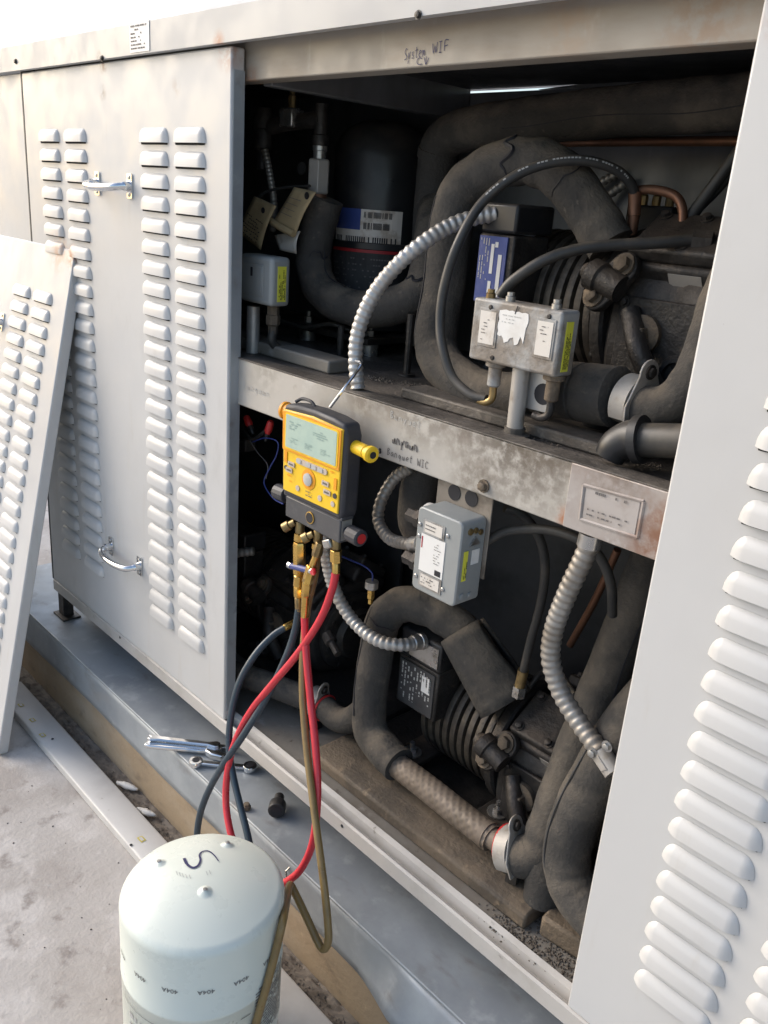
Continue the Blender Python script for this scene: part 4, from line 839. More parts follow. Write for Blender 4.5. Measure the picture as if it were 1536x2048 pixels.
for (px, py) in ((909, 985), (943, 997)):
    c = P(px, py, y=.0312); mb = MB(); mb.lathe([(.0108, 0), (.0108, .0007)], c, (0, -1, 0), 20); mb.build('bracket_hole', m_ink, b_)
mb = MB(); bolt(mb, P(968, 972, y=.0195), (0, -1, 0), .006); mb.build('bracket_bolt', m_rail, b_)
for (px, py) in ((822, 1028), (815, 1112)):
    mb = MB(); a = P(px, py, y=.015); mb.lathe([(.010, 0), (.010, .016), (.013, .017), (.013, .026)], V((a.x, .012, a.z)), (1, 0, 0), 6); mb.build('side_fitting', m_iron, t)
mb = MB(); mb.lathe([(.016, 0), (.016, .006), (.012, .009)], (x0 + .001, .008, .868), (-1, 0, 0), 20); mb.build('knockout_plug', m_dirtywhite, t)

# dark corner behind, left of the gauge: hanging pipe stub
t, q = pipe('suction_pipe', 'short insulated stub hanging under the beam behind the control box', 'pipe', PL((850, 930, .11), (836, 985, .11), (832, 1040, .12), (850, 1080, .14)), .028, wob=.04)

# ================================================================== valve, tags, wires in the upper left
t = thing('liquid_valve', 'steel hex valve body with copper tail above the U-shaped pipe', 'valve', P(640, 400, y=.2))
up_ = P(637, 300, y=.2) - P(637, 390, y=.2); up_.normalize()
c = P(636, 388, y=.2); L_ = (P(636, 318, y=.2) - c).length
MB().lathe([(.017, 0), (.0195, .003), (.0195, L_ - .003), (.017, L_)], c, (0, 0, 1), 6, .3).build('hex_body', m_zinc, t, bevel=.001)
MB().lathe([(.011, L_ + .0002), (.011, L_ + .012), (.0125, L_ + .013), (.0125, L_ + .02)], c, (0, 0, 1), 16).build('neck', m_steel, t); MB().lathe([(.014, L_ + .0205), (.014, L_ + .036), (.0115, L_ + .038), (.0115, L_ + .085)], c, (0, 0, 1), 18).build('riser', m_iron, t)
MB().tube([c + V((0, 0, .002)), c + V((.004, .002, -.045))], [.015, .012], 16).build('copper_tail', m_copper, t)
e = P(637, 232, y=.2); f = P(525, 258, y=.18)
MB().tube([e + V((.01, 0, -.005)), e.lerp(f, .5), f], .013, 14).build('manifold_pipe', m_iron, t)
mb = MB(); g_ = P(583, 236, y=.188); mb.obox(g_, V((.018, 0, 0)), V((0, .014, 0)), V((0, 0, .015))); mb.build('valve_block', m_steel, t, bevel=.003); mb = MB(); mb.lathe([(.007, 0), (.007, .02), (.005, .022), (.005, .035)], g_ + V((0, 0, .014)), (0, 0, 1), 8); mb.build('valve_stem', m_oldbrass, t)
mb = MB(); mb.lathe([(.013, .045), (.019, .03), (.019, .012), (.016, .01), (.016, -.02), (.011, -.024), (.011, -.055)][::-1], P(526, 272, y=.178) , (0, 0, 1), 16); mb.build('cord_grip', m_iron, t)
mb = MB(); mb.lathe([(.011, 0), (.011, .004), (.004, .005)], P(605, 337, y=.25), (0, -1, 0), 14); mb.build('gauge_cap', m_steel, t)
def paper(label, corners, y_in, fold=None, lines=5):
    c = PL(*corners); t = thing('paper_tag', label, 'paper tag', c[0], 'manila tags')
    def f(i, j):
        p = c[0].lerp(c[1], i).lerp(c[3].lerp(c[2], i), j); return p + V((0, -.0022 * math.sin(math.pi * j) + .0015 * math.sin(3 * i + 4 * j), 0))
    o = MB().grid(f, 6, 8).build('card', m_manila, t); so = o.modifiers.new('card', 'SOLIDIFY'); so.thickness = .0008; so.offset = 1
    return t, f
t, f = paper('manila tag with dark handwriting hanging by the fixed panel edge', ((508, 392, .13), (552, 412, .13), (520, 500, .12), (474, 462, .12)), .13)
mb = MB()
for j in range(7):
    for i in range(9):
        if random.random() < .75: a, b = f(.1 + .085 * i, .45 + .075 * j), f(.1 + .085 * i + .06, .45 + .075 * j + random.uniform(-.02, .02)); ribbon(mb, [a + V((0, -.0016, 0)), b + V((0, -.0016, 0))], .0016, V((0, -1, 0)))
mb.build('tag_writing', m_ink, t, sharp=0); mb = MB(); mb.lathe([(.005, 0), (.005, .0006)], f(.62, .2) + V((0, -.0016, 0)), (0, -1, 0), 12); mb.build('eyelet', m_ink, t)
t, f = paper('larger manila tag with curled lower edge next to the hex valve', ((588, 374, .15), (632, 384, .15), (590, 470, .14), (546, 446, .14)), .15)
mb = MB(); mb.lathe([(.006, 0), (.006, .0006)], f(.75, .12) + V((0, -.0018, 0)), (0, -1, 0), 12); mb.build('eyelet', m_iron, t)
for j in range(4):
    mb = MB(); a, b = f(.2, .25 + .13 * j), f(.75, .25 + .13 * j); ribbon(mb, [a + V((0, -.007, 0)), b + V((0, -.007, 0))], .0009, V((0, -1, 0))); mb.build('tag_line', m_inkgrey, t, sharp=0)
c4 = PL((540, 440, .138), (588, 468, .138), (583, 484, .125), (536, 452, .125)); mb = MB(); mb.tube(spl([c4[0], c4[0].lerp(c4[1], .5) + V((0, -.004, 0)), c4[1]], 5), .006, 10); mb.build('curled_edge', m_manila, t)
t, f = paper('small white paper slip under the manila tags', ((548, 470, .15), (600, 462, .15), (592, 508, .15), (560, 500, .15)), .15); 
for o in t.children: o.data.materials[0] = m_dirtywhite
hose('tag_string', 'thin dark wire holding the manila tags', ((500, 410, .14), (530, 385, .15), (570, 375, .16), (620, 372, .17)), .0025, m_rubber, 'tag wires', 'wire', 8)

# ================================================================== digital manifold gauge
GY = -.032
gx0, gx1, gz0, gz1 = .166, .311, .8255, .9665
G = thing('manifold_gauge', 'yellow and black digital manifold gauge hanging on a wire in front of the beam', 'manifold gauge', (.238, GY + .015, gz0))
body = [(gx0 + .008, gz0 - .001), (gx1 - .004, gz0 - .001), (gx1, gz0 + .012), (gx1 + .0005, gz1 - .02), (gx1 - .006, gz1 - .003), (gx1 - .03, gz1 + .001), (.238, gz1 + .003), (gx0 + .03, gz1 + .001), (gx0 + .004, gz1 - .003), (gx0 - .002, gz1 - .018), (gx0 + .003, gz0 + .012)]
MB().prism(body, (0, GY, 0), (1, 0, 0), (0, 0, 1), (0, .030, 0)).build('rubber_boot', m_gdark, G, bevel=.005, seg=3)
face = [(gx0 + .0095, gz0 + .008), (gx1 - .0075, gz0 + .008), (gx1 - .0060, gz1 - .010), (.238, gz1 - .006), (gx0 + .0045, gz1 - .010)]
MB().prism(face, (0, GY + .001, 0), (1, 0, 0), (0, 0, 1), (0, -.0035, 0)).build('fascia', m_gyel, G, bevel=.0012)
fy = GY - .0026
scr = [(gx0 + .0070, .8970), (gx1 - .0068, .8970), (gx1 - .0064, gz1 - .0105), (.238, gz1 - .0068), (gx0 + .0055, gz1 - .0105)]
MB().prism(scr, (0, fy + .0002, 0), (1, 0, 0), (0, 0, 1), (0, -.0022, 0)).build('screen_bezel', m_gora, G, bevel=.001)
MB().prism(rrect(gx0 + .0125, gx1 - .0110, .9005, gz1 - .0120, .004), (0, fy - .0018, 0), (1, 0, 0), (0, 0, 1), (0, -.0008, 0)).build('screen_trim', m_gyel, G)
lx0, lx1, lz0, lz1 = gx0 + .0155, gx1 - .0140, .9032, gz1 - .0145
MB().prism(rrect(lx0, lx1, lz0, lz1, .002), (0, fy - .0024, 0), (1, 0, 0), (0, 0, 1), (0, -.0006, 0)).build('screen', m_lcd, G)
for (sx, sz, w_, h_) in ((lx0 + .008, lz0 + .028, .032, .013), (lx0 + .064, lz0 + .028, .040, .013), (lx0 + .008, lz0 + .008, .022, .009), (lx0 + .046, lz0 + .008, .022, .009), (lx0 + .082, lz0 + .008, .022, .009)):
    print_lines((sx, fy - .0030, sz), (1, 0, 0), (0, 0, 1), w_, h_, 4, m_lcdseg, G, 'screen_segments', fill=.5, lift=.0004, dens=.7, minw=.05)
ky = fy - .0002
MB().prism(rrect(.207, .278, .8840, .8925, .004), (0, ky, 0), (1, 0, 0), (0, 0, 1), (0, -.0016, 0)).build('key_row', m_gkey, G)
for kx, kz in ((.214, .8883), (.236, .8883), (.249, .8883), (.264, .8883)):
    MB().prism(rrect(kx - .0055, kx + .0055, kz - .0028, kz + .0028, .0015), (0, ky - .0015, 0), (1, 0, 0), (0, 0, 1), (0, -.0012, 0)).build('key', m_inkpale, G)
for kx, kz in ((.1955, .8785), (.1905, .8685), (.2755, .8715), (.2800, .8595)):
    MB().prism(rrect(kx - .0075, kx + .0075, kz - .0036, kz + .0036, .001), (0, ky, 0), (1, 0, 0), (0, 0, 1), (0, -.0018, 0)).build('key', m_gkey, G); MB().prism(rrect(kx - .005, kx + .005, kz - .0013, kz + .0013, .0005), (0, ky - .0018, 0), (1, 0, 0), (0, 0, 1), (0, -.0003, 0)).build('key_print', m_inkgrey, G)
kc = V((.2365, ky, .8665)); MB().lathe([(.0155, 0), (.0155, .0006), (.0140, .0008)], kc, (0, -1, 0), 28).build('dial_ring', m_gora, G); MB().lathe([(.0095, .0008), (.0095, .003), (.006, .004), (.001, .0042)], kc, (0, -1, 0), 24).build('dial_key', m_inkpale, G)
for ox, oz in ((gx0 + .0150, .8865), (gx1 - .0145, .8765)):
    MB().prism(rrect(ox - .003, ox + .003, oz - .0085, oz + .0085, .001), (0, ky, 0), (1, 0, 0), (0, 0, 1), (0, -.0010, 0)).build('indicator', m_gora, G)
for ox, oz, r_, m_ in ((gx0 + .0155, .8700, .0035, m_gdark), (gx1 - .0145, .859, .0040, m_gdark), (gx1 - .0180, .846, .0042, m_gkey), (.212, .8460, .0045, m_gkey), (.2640, .8460, .0045, m_gkey)):
    MB().lathe([(r_, 0), (r_, .0009), (r_ * .6, .001)], (ox, ky, oz), (0, -1, 0), 14).build('port_mark', m_, G)
print_lines((.231, ky - .0002, .8400), (1, 0, 0), (0, 0, 1), .018, .009, 3, m_inkgrey, G, 'fascia_print', fill=.45, lift=.0004, dens=.85, minw=.12)
for (ox, oz, w_) in ((.188, .850, .012), (.284, .890, .010), (.186, .858, .012)): print_lines((ox, ky - .0002, oz), (1, 0, 0), (0, 0, 1), w_, .004, 1, m_gora, G, 'fascia_print', fill=.5, lift=.0004, dens=.9, minw=.12)
# sensor clamp holders at the sides
MB().lathe([(.004, -.001), (.0095, 0), (.0095, .030), (.0085, .031), (.0085, .036), (.0115, .038), (.0115, .044), (.009, .0465)], (gx1 - .002, GY + .017, .932), (1, -.15, 0), 18).build('side_holder', m_gyel, G); MB().lathe([(.005, 0), (.005, .0006)], V((gx1 - .002, GY + .017, .932)) + V((1, -.15, 0)).normalized() * .0466, (1, -.15, 0), 12).build('holder_bore', m_ink, G)
MB().lathe([(.004, -.001), (.0115, 0), (.0115, .007), (.0135, .008), (.0135, .012), (.010, .0135)], (gx0 + .002, GY + .012, .950), (-1, -.1, 0), 18).build('side_holder', m_gora, G)
# manifold block and valve knobs
MB().prism([(.176, .8235), (.176, .790), (.305, .788), (.305, .8235)], (0, GY + .003, 0), (1, 0, 0), (0, 0, 1), (0, .022, 0)).build('manifold_block', m_gman, G, bevel=.002)
MB().box(.172, .309, GY + .002, GY + .024, .8237, .8285).build('block_rib', m_gman, G, bevel=.0008)
sgp = V((.2375, GY + .003, .8065)); MB().lathe([(.0095, -.001), (.0095, .0016), (.0078, .002)], sgp, (0, -1, 0), 24).build('sight_glass_ring', m_brass, G); MB().lathe([(.0078, .0021), (.0078, .0024)], sgp, (0, -1, 0), 20).build('sight_glass', m_ink, G)
kp = []; 
for sx, xx in ((1, .3055), (-1, .1755)):
    kn = MB(); o_ = V((xx, GY + .014, .806 if sx > 0 else .818)); pr = []
    kn.lathe([(.006, 0), (.006, .010)], o_, (sx, -.05, 0), 12); 
    kn.lathe([(.011, .010), (.0125, .011), (.0125, .034), (.0105, .036)], o_, (sx, -.05, 0), 14); kb = kn.build('valve_knob', m_gdark, G, sharp=20)
    MB().lathe([(.0075, .0361), (.0075, .0368)], o_, (sx, -.05, 0), 16).build('knob_cap', m_redcap if sx > 0 else m_bluecap, kb)
MB().box(.3052, .3058, GY + .006, GY + .0245, .792, .822).build('block_end_face', m_zinc, G)
# hook wire up to the conduit
q = spl(PL((660, 815, GY + .015), (690, 775, -.005), (717, 738, .022), (722, 726, .030), (712, 722, .034)), 8); MB().tube(q, .0022, 8).build('hook_wire', m_chrome, G)
MB().tube(spl([V((.176, GY + .015, gz1 + .0)), V((.185, GY + .02, gz1 + .006)), V((.205, GY + .02, gz1 + .0065)), V((.215, GY + .02, gz1 + .001))], 5), .0025, 8).build('hook_eye', m_gdark, G)
# brass ports
PY = GY + .014
def port(px, top, bot, r, nm, m=m_brass, n=6, steps=None):
    a, b = P(px[0], top, y=PY), P(px[1], bot, y=PY); d_ = (b - a); L_ = d_.length; mb = MB(); mb.lathe(steps(L_, r) if steps else [(r * .9, 0), (r, .001), (r, L_ - .001), (r * .9, L_)], a, d_, n); return mb.build(nm, m, G, bevel=.0006)
for px, pb_, tp in (((600, 600), 1066, 1042), ((637, 636), 1084, 1058), ((673, 672), 1098, 1074)):
    port(px, tp, pb_, .0072, 'port_stub', m_oldbrass, 12); 
for px, (t_, b_) in (((600, 599), (1066, 1082)), ((636, 635), (1086, 1098)), ((672, 672), (1099, 1108))): port(px, t_, b_, .0090, 'port_nut', m_brass)
for px, t_ in (((590, 568), (1044, 1056)), ((626, 606), (1068, 1078))):
    a, b = P(px[0], t_[0], y=PY - .006), P(px[1], t_[1], y=PY - .016); mb = MB(); mb.lathe([(.0055, 0), (.0055, (b - a).length * .45), (.0080, (b - a).length * .5), (.0080, (b - a).length)], a, b - a, 12); mb.build('capped_port', m_oldbrass, G)
GH = 'service hoses of the gauge'
def svc(label, pts, m, fittings, r=.0060, cat='hose'):
    q = spl([p if isinstance(p, Vector) else P(p[0], p[1], y=p[2]) for p in pts], 10); t = thing('service_hose', label, cat, q[-1], GH)
    MB().tube(q, r, 14).build('hose_body', m, t, sharp=60)
    for (a, b, ra, n, m_, nm) in fittings:
        a, b = P(*a[:2], y=a[2]), P(*b[:2], y=b[2]); L_ = (b - a).length; mb = MB(); mb.lathe([(ra * .88, 0), (ra, L_ * .06), (ra, L_ * .94), (ra * .88, L_)], a, b - a, n); mb.build(nm, m_, t)
    return t, q
CYX, CYY, CYR, CYZ = .338, -.272, .1135, .300
def tank_front(px, py, off=.0068):
    """point just outside the tank wall on the camera's side"""
    d = CR[0] * ((px - 768) / CF) + CR[1] * ((py - 1024) / CF) + CR[2]; ox, oy = CC.x - CYX, CC.y - CYY
    A_ = d.x ** 2 + d.y ** 2; B2 = ox * d.x + oy * d.y; C2 = ox * ox + oy * oy - (CYR + off) ** 2; disc = B2 * B2 - A_ * C2
    t = (-B2 - math.sqrt(disc)) / A_ if disc > 0 else -B2 / A_
    return CC + d * t
tb, q = svc('dark blue hose from the long brass valve down behind the tank, outer left strand', ((598, 1216, PY), (590, 1262, -.022), (572, 1315, -.03), (535, 1392, -.05), (487, 1470, -.078), (440, 1540, -.098), (410, 1598, -.112), (396, 1650, -.12), (394, 1710, -.125), (400, 1790, -.125), V((CYX - .12, CYY + .085, .10)), V((CYX - .09, CYY + .055, .03)), V((CYX - .055, CYY + .035, .018))), m_navy,
    (((599, 1084, PY), (599, 1150, PY), .0098, 6, m_brass, 'valve_body'), ((599, 1150, PY), (597, 1172, PY), .0088, 12, m_brass, 'valve_body'), ((597, 1172, PY), (597, 1194, PY), .0075, 6, m_brass, 'hose_nut'), ((597, 1194, PY), (598, 1222, PY), .0062, 12, m_oldbrass, 'ferrule')))
a, b = P(583, 1132, y=PY - .004), P(622, 1142, y=PY - .012); MB().tube([a, b], .0050, 10).build('blue_lever', m_bluecap, tb); MB().lathe([(.0058, 0), (.0058, .006)], a, (-1, 0, 0), 10).build('lever_pin', m_chrome, tb); MB().lathe([(.0058, 0), (.0058, .007)], b, (b - a), 10).build('lever_pin', m_chrome, tb)
svc('red hose from the right gauge port crossing left and down behind the tank', ((672, 1142, PY), (664, 1180, -.02), (640, 1240, -.025), (595, 1308, -.035), (545, 1368, -.05), (500, 1425, -.065), (470, 1485, -.08), (455, 1545, -.095), (452, 1605, -.105), (460, 1660, -.115), (478, 1720, -.12), (500, 1790, -.12), V((CYX - .105, CYY + .095, .11)), V((CYX - .075, CYY + .07, .03)), V((CYX - .05, CYY + .045, .02))), m_red,
    (((672, 1106, PY), (672, 1124, PY), .0088, 6, m_brass, 'hose_nut'), ((672, 1124, PY), (672, 1146, PY), .0064, 12, m_brass, 'ferrule')))
tr, q = svc('red hose hanging straight beside the tan one, curling in to the tank', ((609, 1232, PY - .008), (612, 1300, -.032), (620, 1390, -.042), (630, 1480, -.055), (635, 1560, -.068), (633, 1630, -.08), (624, 1690, -.09), (602, 1738, -.10), (572, 1764, -.11), (540, 1775, -.12), (510, 1790, -.12), V((CYX - .09, CYY + .105, .12)), V((CYX - .065, CYY + .075, .035)), V((CYX - .04, CYY + .05, .03))), m_red,
    (((640, 1085, PY - .006), (632, 1112, PY - .008), .0068, 6, m_oldbrass, 'swivel'), ((634, 1108, PY - .008), (622, 1138, PY - .009), .0052, 12, m_brass, 'valve_neck'), ((624, 1132, PY - .009), (614, 1166, PY - .010), .0085, 6, m_brass, 'valve_body'), ((614, 1164, PY - .010), (611, 1192, PY - .010), .0072, 6, m_brass, 'hose_nut'), ((611, 1190, PY - .010), (609, 1236, PY - .008), .0062, 12, m_brass, 'ferrule')))
MB().obox(P(655, 1088, y=PY - .008), V((.008, 0, .004)), V((0, .003, 0)), V((-.003, 0, .006))).build('valve_lever', m_steel, tr, bevel=.002)
svc('aged tan hose hanging lowest in a narrow loop beside the tank', ((636, 1096, PY + .004), (630, 1150, PY + .004), (616, 1210, PY), (607, 1290, -.03), (605, 1380, -.045), (611, 1470, -.06), (622, 1570, -.08), (635, 1670, -.10), (648, 1770, -.118), (656, 1850, -.128), (656, 1886, -.132), (646, 1898, -.135), (634, 1880, -.136), (612, 1832, -.136), (592, 1790, -.135), (580, 1770, -.138), (574, 1796, -.165), tank_front(566, 1840), tank_front(552, 1900), tank_front(535, 1965), tank_front(517, 2030), tank_front(500, 2090), tank_front(480, 2160), tank_front(462, 2215)), m_brown, (((637, 1088, PY + .004), (634, 1112, PY + .004), .0085, 6, m_oldbrass, 'hose_nut'),), .0058)
tk, q = svc('dark blue hose from the dim compressor looping down behind the tank, inner strand', ((572, 1254, .03), (545, 1272, .01), (510, 1310, -.02), (480, 1362, -.045), (463, 1425, -.065), (458, 1490, -.08), (466, 1550, -.09), (480, 1610, -.10), (494, 1665, -.11), (505, 1720, -.115), (515, 1790, -.115), V((CYX - .075, CYY + .115, .11)), V((CYX - .055, CYY + .085, .03)), V((CYX - .035, CYY + .055, .018))), m_navy,
    (((592, 1244, .05), (568, 1256, .025), .0062, 12, m_brass, 'ferrule'),))

# ================================================================== tank (stood upside down)
T = thing('refrigerant_tank', 'pale green tank standing upside down with a handwritten 5', 'gas tank', (CYX, CYY, 0))
prof = [(.060, .002), (.066, .002), (.066, .03), (.062, .05), (.075, .058), (.098, .072), (.110, .090), (CYR, .11), (CYR, .215), (CYR + .0008, .216), (CYR + .0008, .221), (CYR, .222), (CYR, .322)]
for k in range(1, 9):
    a = math.radians(74 * k / 8); prof.append((CYR - .016 * (1 - math.cos(a)), (.322 + .016 * math.sin(a))))
r1, z1_ = prof[-1]
for k in range(1, 15):
    s_ = k / 14; prof.append((r1 * (1 - s_) + .0001, z1_ + .022 * (1 - (1 - s_) ** 2)))
ZTOP = z1_ + .022
def dome_z(r):
    for (ra, za), (rb, zb) in zip(prof[-16:], prof[-15:]):
        if rb <= r <= ra: return za + (zb - za) * (ra - r) / max(1e-6, ra - rb)
    return ZTOP
shell = MB(); shell.lathe(prof, (CYX, CYY, 0), (0, 0, 1), 72)
shell.build('shell', m_cyl, T, sharp=80)
for (px, py) in ((318, 1722), (455, 1684), (410, 1788)):
    p = P(px, py, z=ZTOP - .006); d_ = V((p.x - CYX, p.y - CYY)); r_ = d_.length; zz = dome_z(r_)
    mb = MB(); ra = .014; mb.grid(lambda a, b: (p.x + ra * b * math.cos(2 * math.pi * a), p.y + ra * b * math.sin(2 * math.pi * a), dome_z(math.hypot(p.x + ra * b * math.cos(2 * math.pi * a) - CYX, p.y + ra * b * math.sin(2 * math.pi * a) - CYY)) + .0052 * (math.cos(math.pi * b) * .5 + .5) ** 1.4 - .0003), 24, 8)
    o = mb.build('foot_dimple', m_cyl, T, sharp=80)
    mb = MB(); mb.lathe([(.0035, 0), (.0030, .0007), (.001, .0009)], (p.x, p.y, zz + .0047), (0, 0, 1), 10); mb.build('weld_spot', m_steel, o)
# marker 5 on the dome
def on_dome(px, py, lift=.0012):
    p = P(px, py, z=ZTOP - .006)
    for _ in range(4): p = P(px, py, z=dome_z(math.hypot(p.x - CYX, p.y - CYY)) + lift)
    return p
mb = MB(); pts5 = spl([on_dome(*p) for p in ((368, 1716), (374, 1728), (385, 1735), (396, 1731), (401, 1720), (399, 1710), (405, 1703), (417, 1702), (428, 1710), (437, 1722))], 6)
w5 = [.0035, .0016]
b = len(mb.v)
for i, p in enumerate(pts5):
    tt = pts5[min(i + 1, len(pts5) - 1)] - pts5[max(i - 1, 0)]; wv = .0042 - .0028 * i / len(pts5); sd_ = tt.cross(V((0, 0, 1))).normalized() * wv / 2; mb.v += [p - sd_, p + sd_]
for i in range(len(pts5) - 1): mb.face((b + 2 * i, b + 2 * i + 1, b + 2 * i + 3, b + 2 * i + 2))
mb.build('marker_figure', m_penblue, T, sharp=0)
mb = MB()
for (px, py) in ((352, 1742), (358, 1744), (364, 1746), (371, 1748), (378, 1749), (412, 1742), (418, 1740)):
    ribbon(mb, [on_dome(px, py), on_dome(px + 3, py + 8)], .0008, V((0, 0, 1)))
mb.build('stamped_figures', m_inkpale, T, sharp=0)
# 404A round the shoulder, upside down with the tank
ca = math.degrees(math.atan2(CC.y - CYY, CC.x - CYX))
def band_text(s, size, ang, z, m=m_ink, nm='band_lettering'):
    wrap = lambda x, y: V((CYX + (CYR + .0007) * math.cos(math.radians(ang) - x / CYR), CYY + (CYR + .0007) * math.sin(math.radians(ang) - x / CYR), z - y))
    text(s, size, (0, 0, 0), (1, 0, 0), (0, 0, 1), m, T, nm, align='CENTER', wrap=wrap)
for k in range(-4, 5): band_text('404A', .0105, ca + 2 + k * 24, .272, m_inkgrey)
def cyl_lines(a0, a1, z0, z1, rows, m):
    mb = MB()
    for r_ in range(rows):
        a = a0
        while a < a1:
            w_ = random.uniform(1.0, 4)
            if random.random() < .85: arc_patch(mb, (CYX, CYY), CYR + .0008, a, min(a + w_ * .85, a1), z0 + (z1 - z0) * r_ / rows, z0 + (z1 - z0) * (r_ + .45) / rows, 2)
            a += w_
    mb.build('warning_print', m, T, sharp=0)
cyl_lines(ca + 38, ca + 75, .13, .235, 20, m_inkgrey); cyl_lines(ca - 60, ca - 10, .12, .196, 4, m_inkpale)
mb = MB(); arc_patch(mb, (CYX, CYY), CYR + .0009, ca + 26, ca + 34, .1985, .1995); arc_patch(mb, (CYX, CYY), CYR + .0009, ca - 70, ca - 20, .199, .1996); mb.build('band_line', m_ink, T, sharp=0)

# ================================================================== tools on the ledge
LZ = .2055
def bar_shape(mb, a, b, w, h, z): 
    a, b = V((a.x, a.y, z)), V((b.x, b.y, z)); d_ = (b - a); n = V((-d_.y, d_.x, 0)).normalized(); mb.obox((a + b) / 2 + V((0, 0, h / 2)), d_ / 2, n * w / 2, V((0, 0, h / 2))); return mb
t = thing('adjustable_wrench', 'bright adjustable wrench reaching over the ledge edge under the hoses', 'wrench', P(370, 1490, z=LZ), 'tools on the ledge')
a, b = P(291, 1484, z=LZ + .012), P(418, 1508, z=LZ); dr = b - a; n = V((-dr.y, dr.x, 0)).normalized(); u = V((dr.x, dr.y, 0)).normalized(); L_ = V((dr.x, dr.y, 0)).length
hs = [(0, -.008), (.012, -.0105), (L_ * .75, -.0075), (L_, -.007), (L_, .007), (L_ * .75, .0075), (.012, .0105), (0, .008)]
MB().prism(hs, V((a.x, a.y, LZ + .004)), u, n, (0, 0, .008)).build('handle', m_chrome, t, bevel=.002)
hd_ = [(L_ - .006, -.008), (L_ + .010, -.018), (L_ + .030, -.022), (L_ + .040, -.012), (L_ + .022, -.006), (L_ + .020, .006), (L_ + .030, .010), (L_ + .024, .018), (L_ + .008, .016), (L_ - .006, .008)]
MB().prism(hd_, V((a.x, a.y, LZ + .001)), u, n, (0, 0, .013)).build('head', m_chrome, t, bevel=.002)
MB().prism([(L_ + .022, .0075), (L_ + .044, .009), (L_ + .046, .016), (L_ + .022, .0195)], V((a.x, a.y, LZ + .002)), u, n, (0, 0, .011)).build('sliding_jaw', m_steel, t, bevel=.001)
MB().lathe([(.005, 0), (.005, .012)], V((a.x, a.y, LZ + .008)) + u * (L_ + .006) + n * .014, u, 12).build('worm_screw', m_steel, t)
t = thing('flare_wrench', 'second slim wrench lying across the adjustable wrench', 'wrench', P(400, 1480, z=LZ), 'tools on the ledge')
a, b = P(303, 1474, z=LZ + .018), P(432, 1492, z=LZ + .014); dr = b - a; u = V((dr.x, dr.y, 0)).normalized(); n = V((-u.y, u.x, 0)); L_ = V((dr.x, dr.y, 0)).length
MB().prism([(0, -.009), (.016, -.006), (L_ - .016, -.005), (L_, -.009), (L_ + .008, -.005), (L_ + .004, .0), (L_ + .008, .006), (L_, .010), (L_ - .016, .005), (.016, .006), (0, .009), (-.007, .005), (-.001, 0), (-.007, -.005)], V((a.x, a.y, LZ + .0132)), u, n, (0, 0, .006)).build('wrench_body', m_chrome, t, bevel=.0015)
t = thing('ratchet_wrench', 'shorter ring ratchet wrench lying nearer the tank on the ledge', 'wrench', P(440, 1535, z=LZ), 'tools on the ledge')
a, b = P(392, 1530, z=LZ), P(500, 1540, z=LZ); dr = b - a; u = V((dr.x, dr.y, 0)).normalized(); n = V((-u.y, u.x, 0)); L_ = V((dr.x, dr.y, 0)).length
MB().prism([(.008, -.0055), (L_ - .008, -.0055), (L_ - .008, .0055), (.008, .0055)], V((a.x, a.y, LZ + .002)), u, n, (0, 0, .007)).build('shank', m_chrome, t, bevel=.0015)
for p, nm in ((a, 'ring_end'), (b, 'ratchet_end')):
    MB().lathe([(.0075, .001), (.0125, .0012), (.0135, .003), (.0135, .010), (.0125, .0118), (.0075, .012)], V((p.x, p.y, LZ)), (0, 0, 1), 24).build(nm, m_chrome, t); MB().lathe([(.0074, .0122), (.0074, .0126)], V((p.x, p.y, LZ)), (0, 0, 1), 12).build('ring_bore', m_ink, t)
t = thing('socket_adapter', 'black socket adapter lying on the ledge right of the hoses', 'socket', P(556, 1640, z=LZ), 'tools on the ledge')
c = P(552, 1638, z=LZ); ax = (P(560, 1600, z=LZ) - c).normalized(); mb = MB(); mb.lathe([(.012, 0), (.0155, .001), (.0155, .020), (.013, .024), (.009, .026), (.009, .042), (.007, .044)], c + V((0, 0, .0160)), ax, 18); mb.build('socket_body', m_black, t, bevel=.001); MB().lathe([(.0105, -.0004), (.0105, .0001)], c + V((0, 0, .0160)) - ax * .0002, ax, 12).build('socket_bore', m_ink, t)
t = thing('plumbing_nut', 'small rusty nut on the ledge between hose and socket', 'nut', P(493, 1620, z=LZ), 'tools on the ledge')
c = P(493, 1618, z=LZ); MB().lathe([(.0075, 0), (.008, .001), (.008, .007), (.006, .009), (.006, .012), (.003, .0125)], c, (0, 0, 1), 6).build('cap_body', m_rail, t, bevel=.0006)

# ================================================================== small wiring, debris
t = thing('wire_leads', 'blue lead with two red clip boots beside the gauge, left', 'wire', P(515, 870, y=.09))
for (a, b) in (((492, 832), (500, 852)), ((542, 842), (535, 866))):
    a, b = P(*a, y=.07), P(*b, y=.07); L_ = (b - a).length; mb = MB(); mb.lathe([(.004, 0), (.0062, .003), (.0068, L_ * .8), (.005, L_)], a, b - a, 12); mb.build('red_boot', m_redcap, t); mb = MB(); mb.lathe([(.005, 0), (.0055, .006), (.003, .016)], b, b - a, 10); mb.build('black_tip', m_black, t)
MB().tube(spl(PL((505, 884, .07), (530, 876, .065), (555, 884, .06), (553, 910, .06), (540, 935, .06), (528, 965, .06), (545, 995, .05), (566, 1008, .03)), 8), .0011, 6).build('blue_wire', m_bluewire, t)
MB().tube(spl(PL((500, 882, .07), (515, 905, .07), (535, 930, .065), (532, 958, .06)), 8), .0009, 6).build('thin_wire', m_inkgrey, t)
MB().tube(spl(PL((484, 850, .09), (496, 872, .08), (508, 878, .075), (535, 858, .07)), 8), .003, 8).build('lead_loop', m_rubber, t)
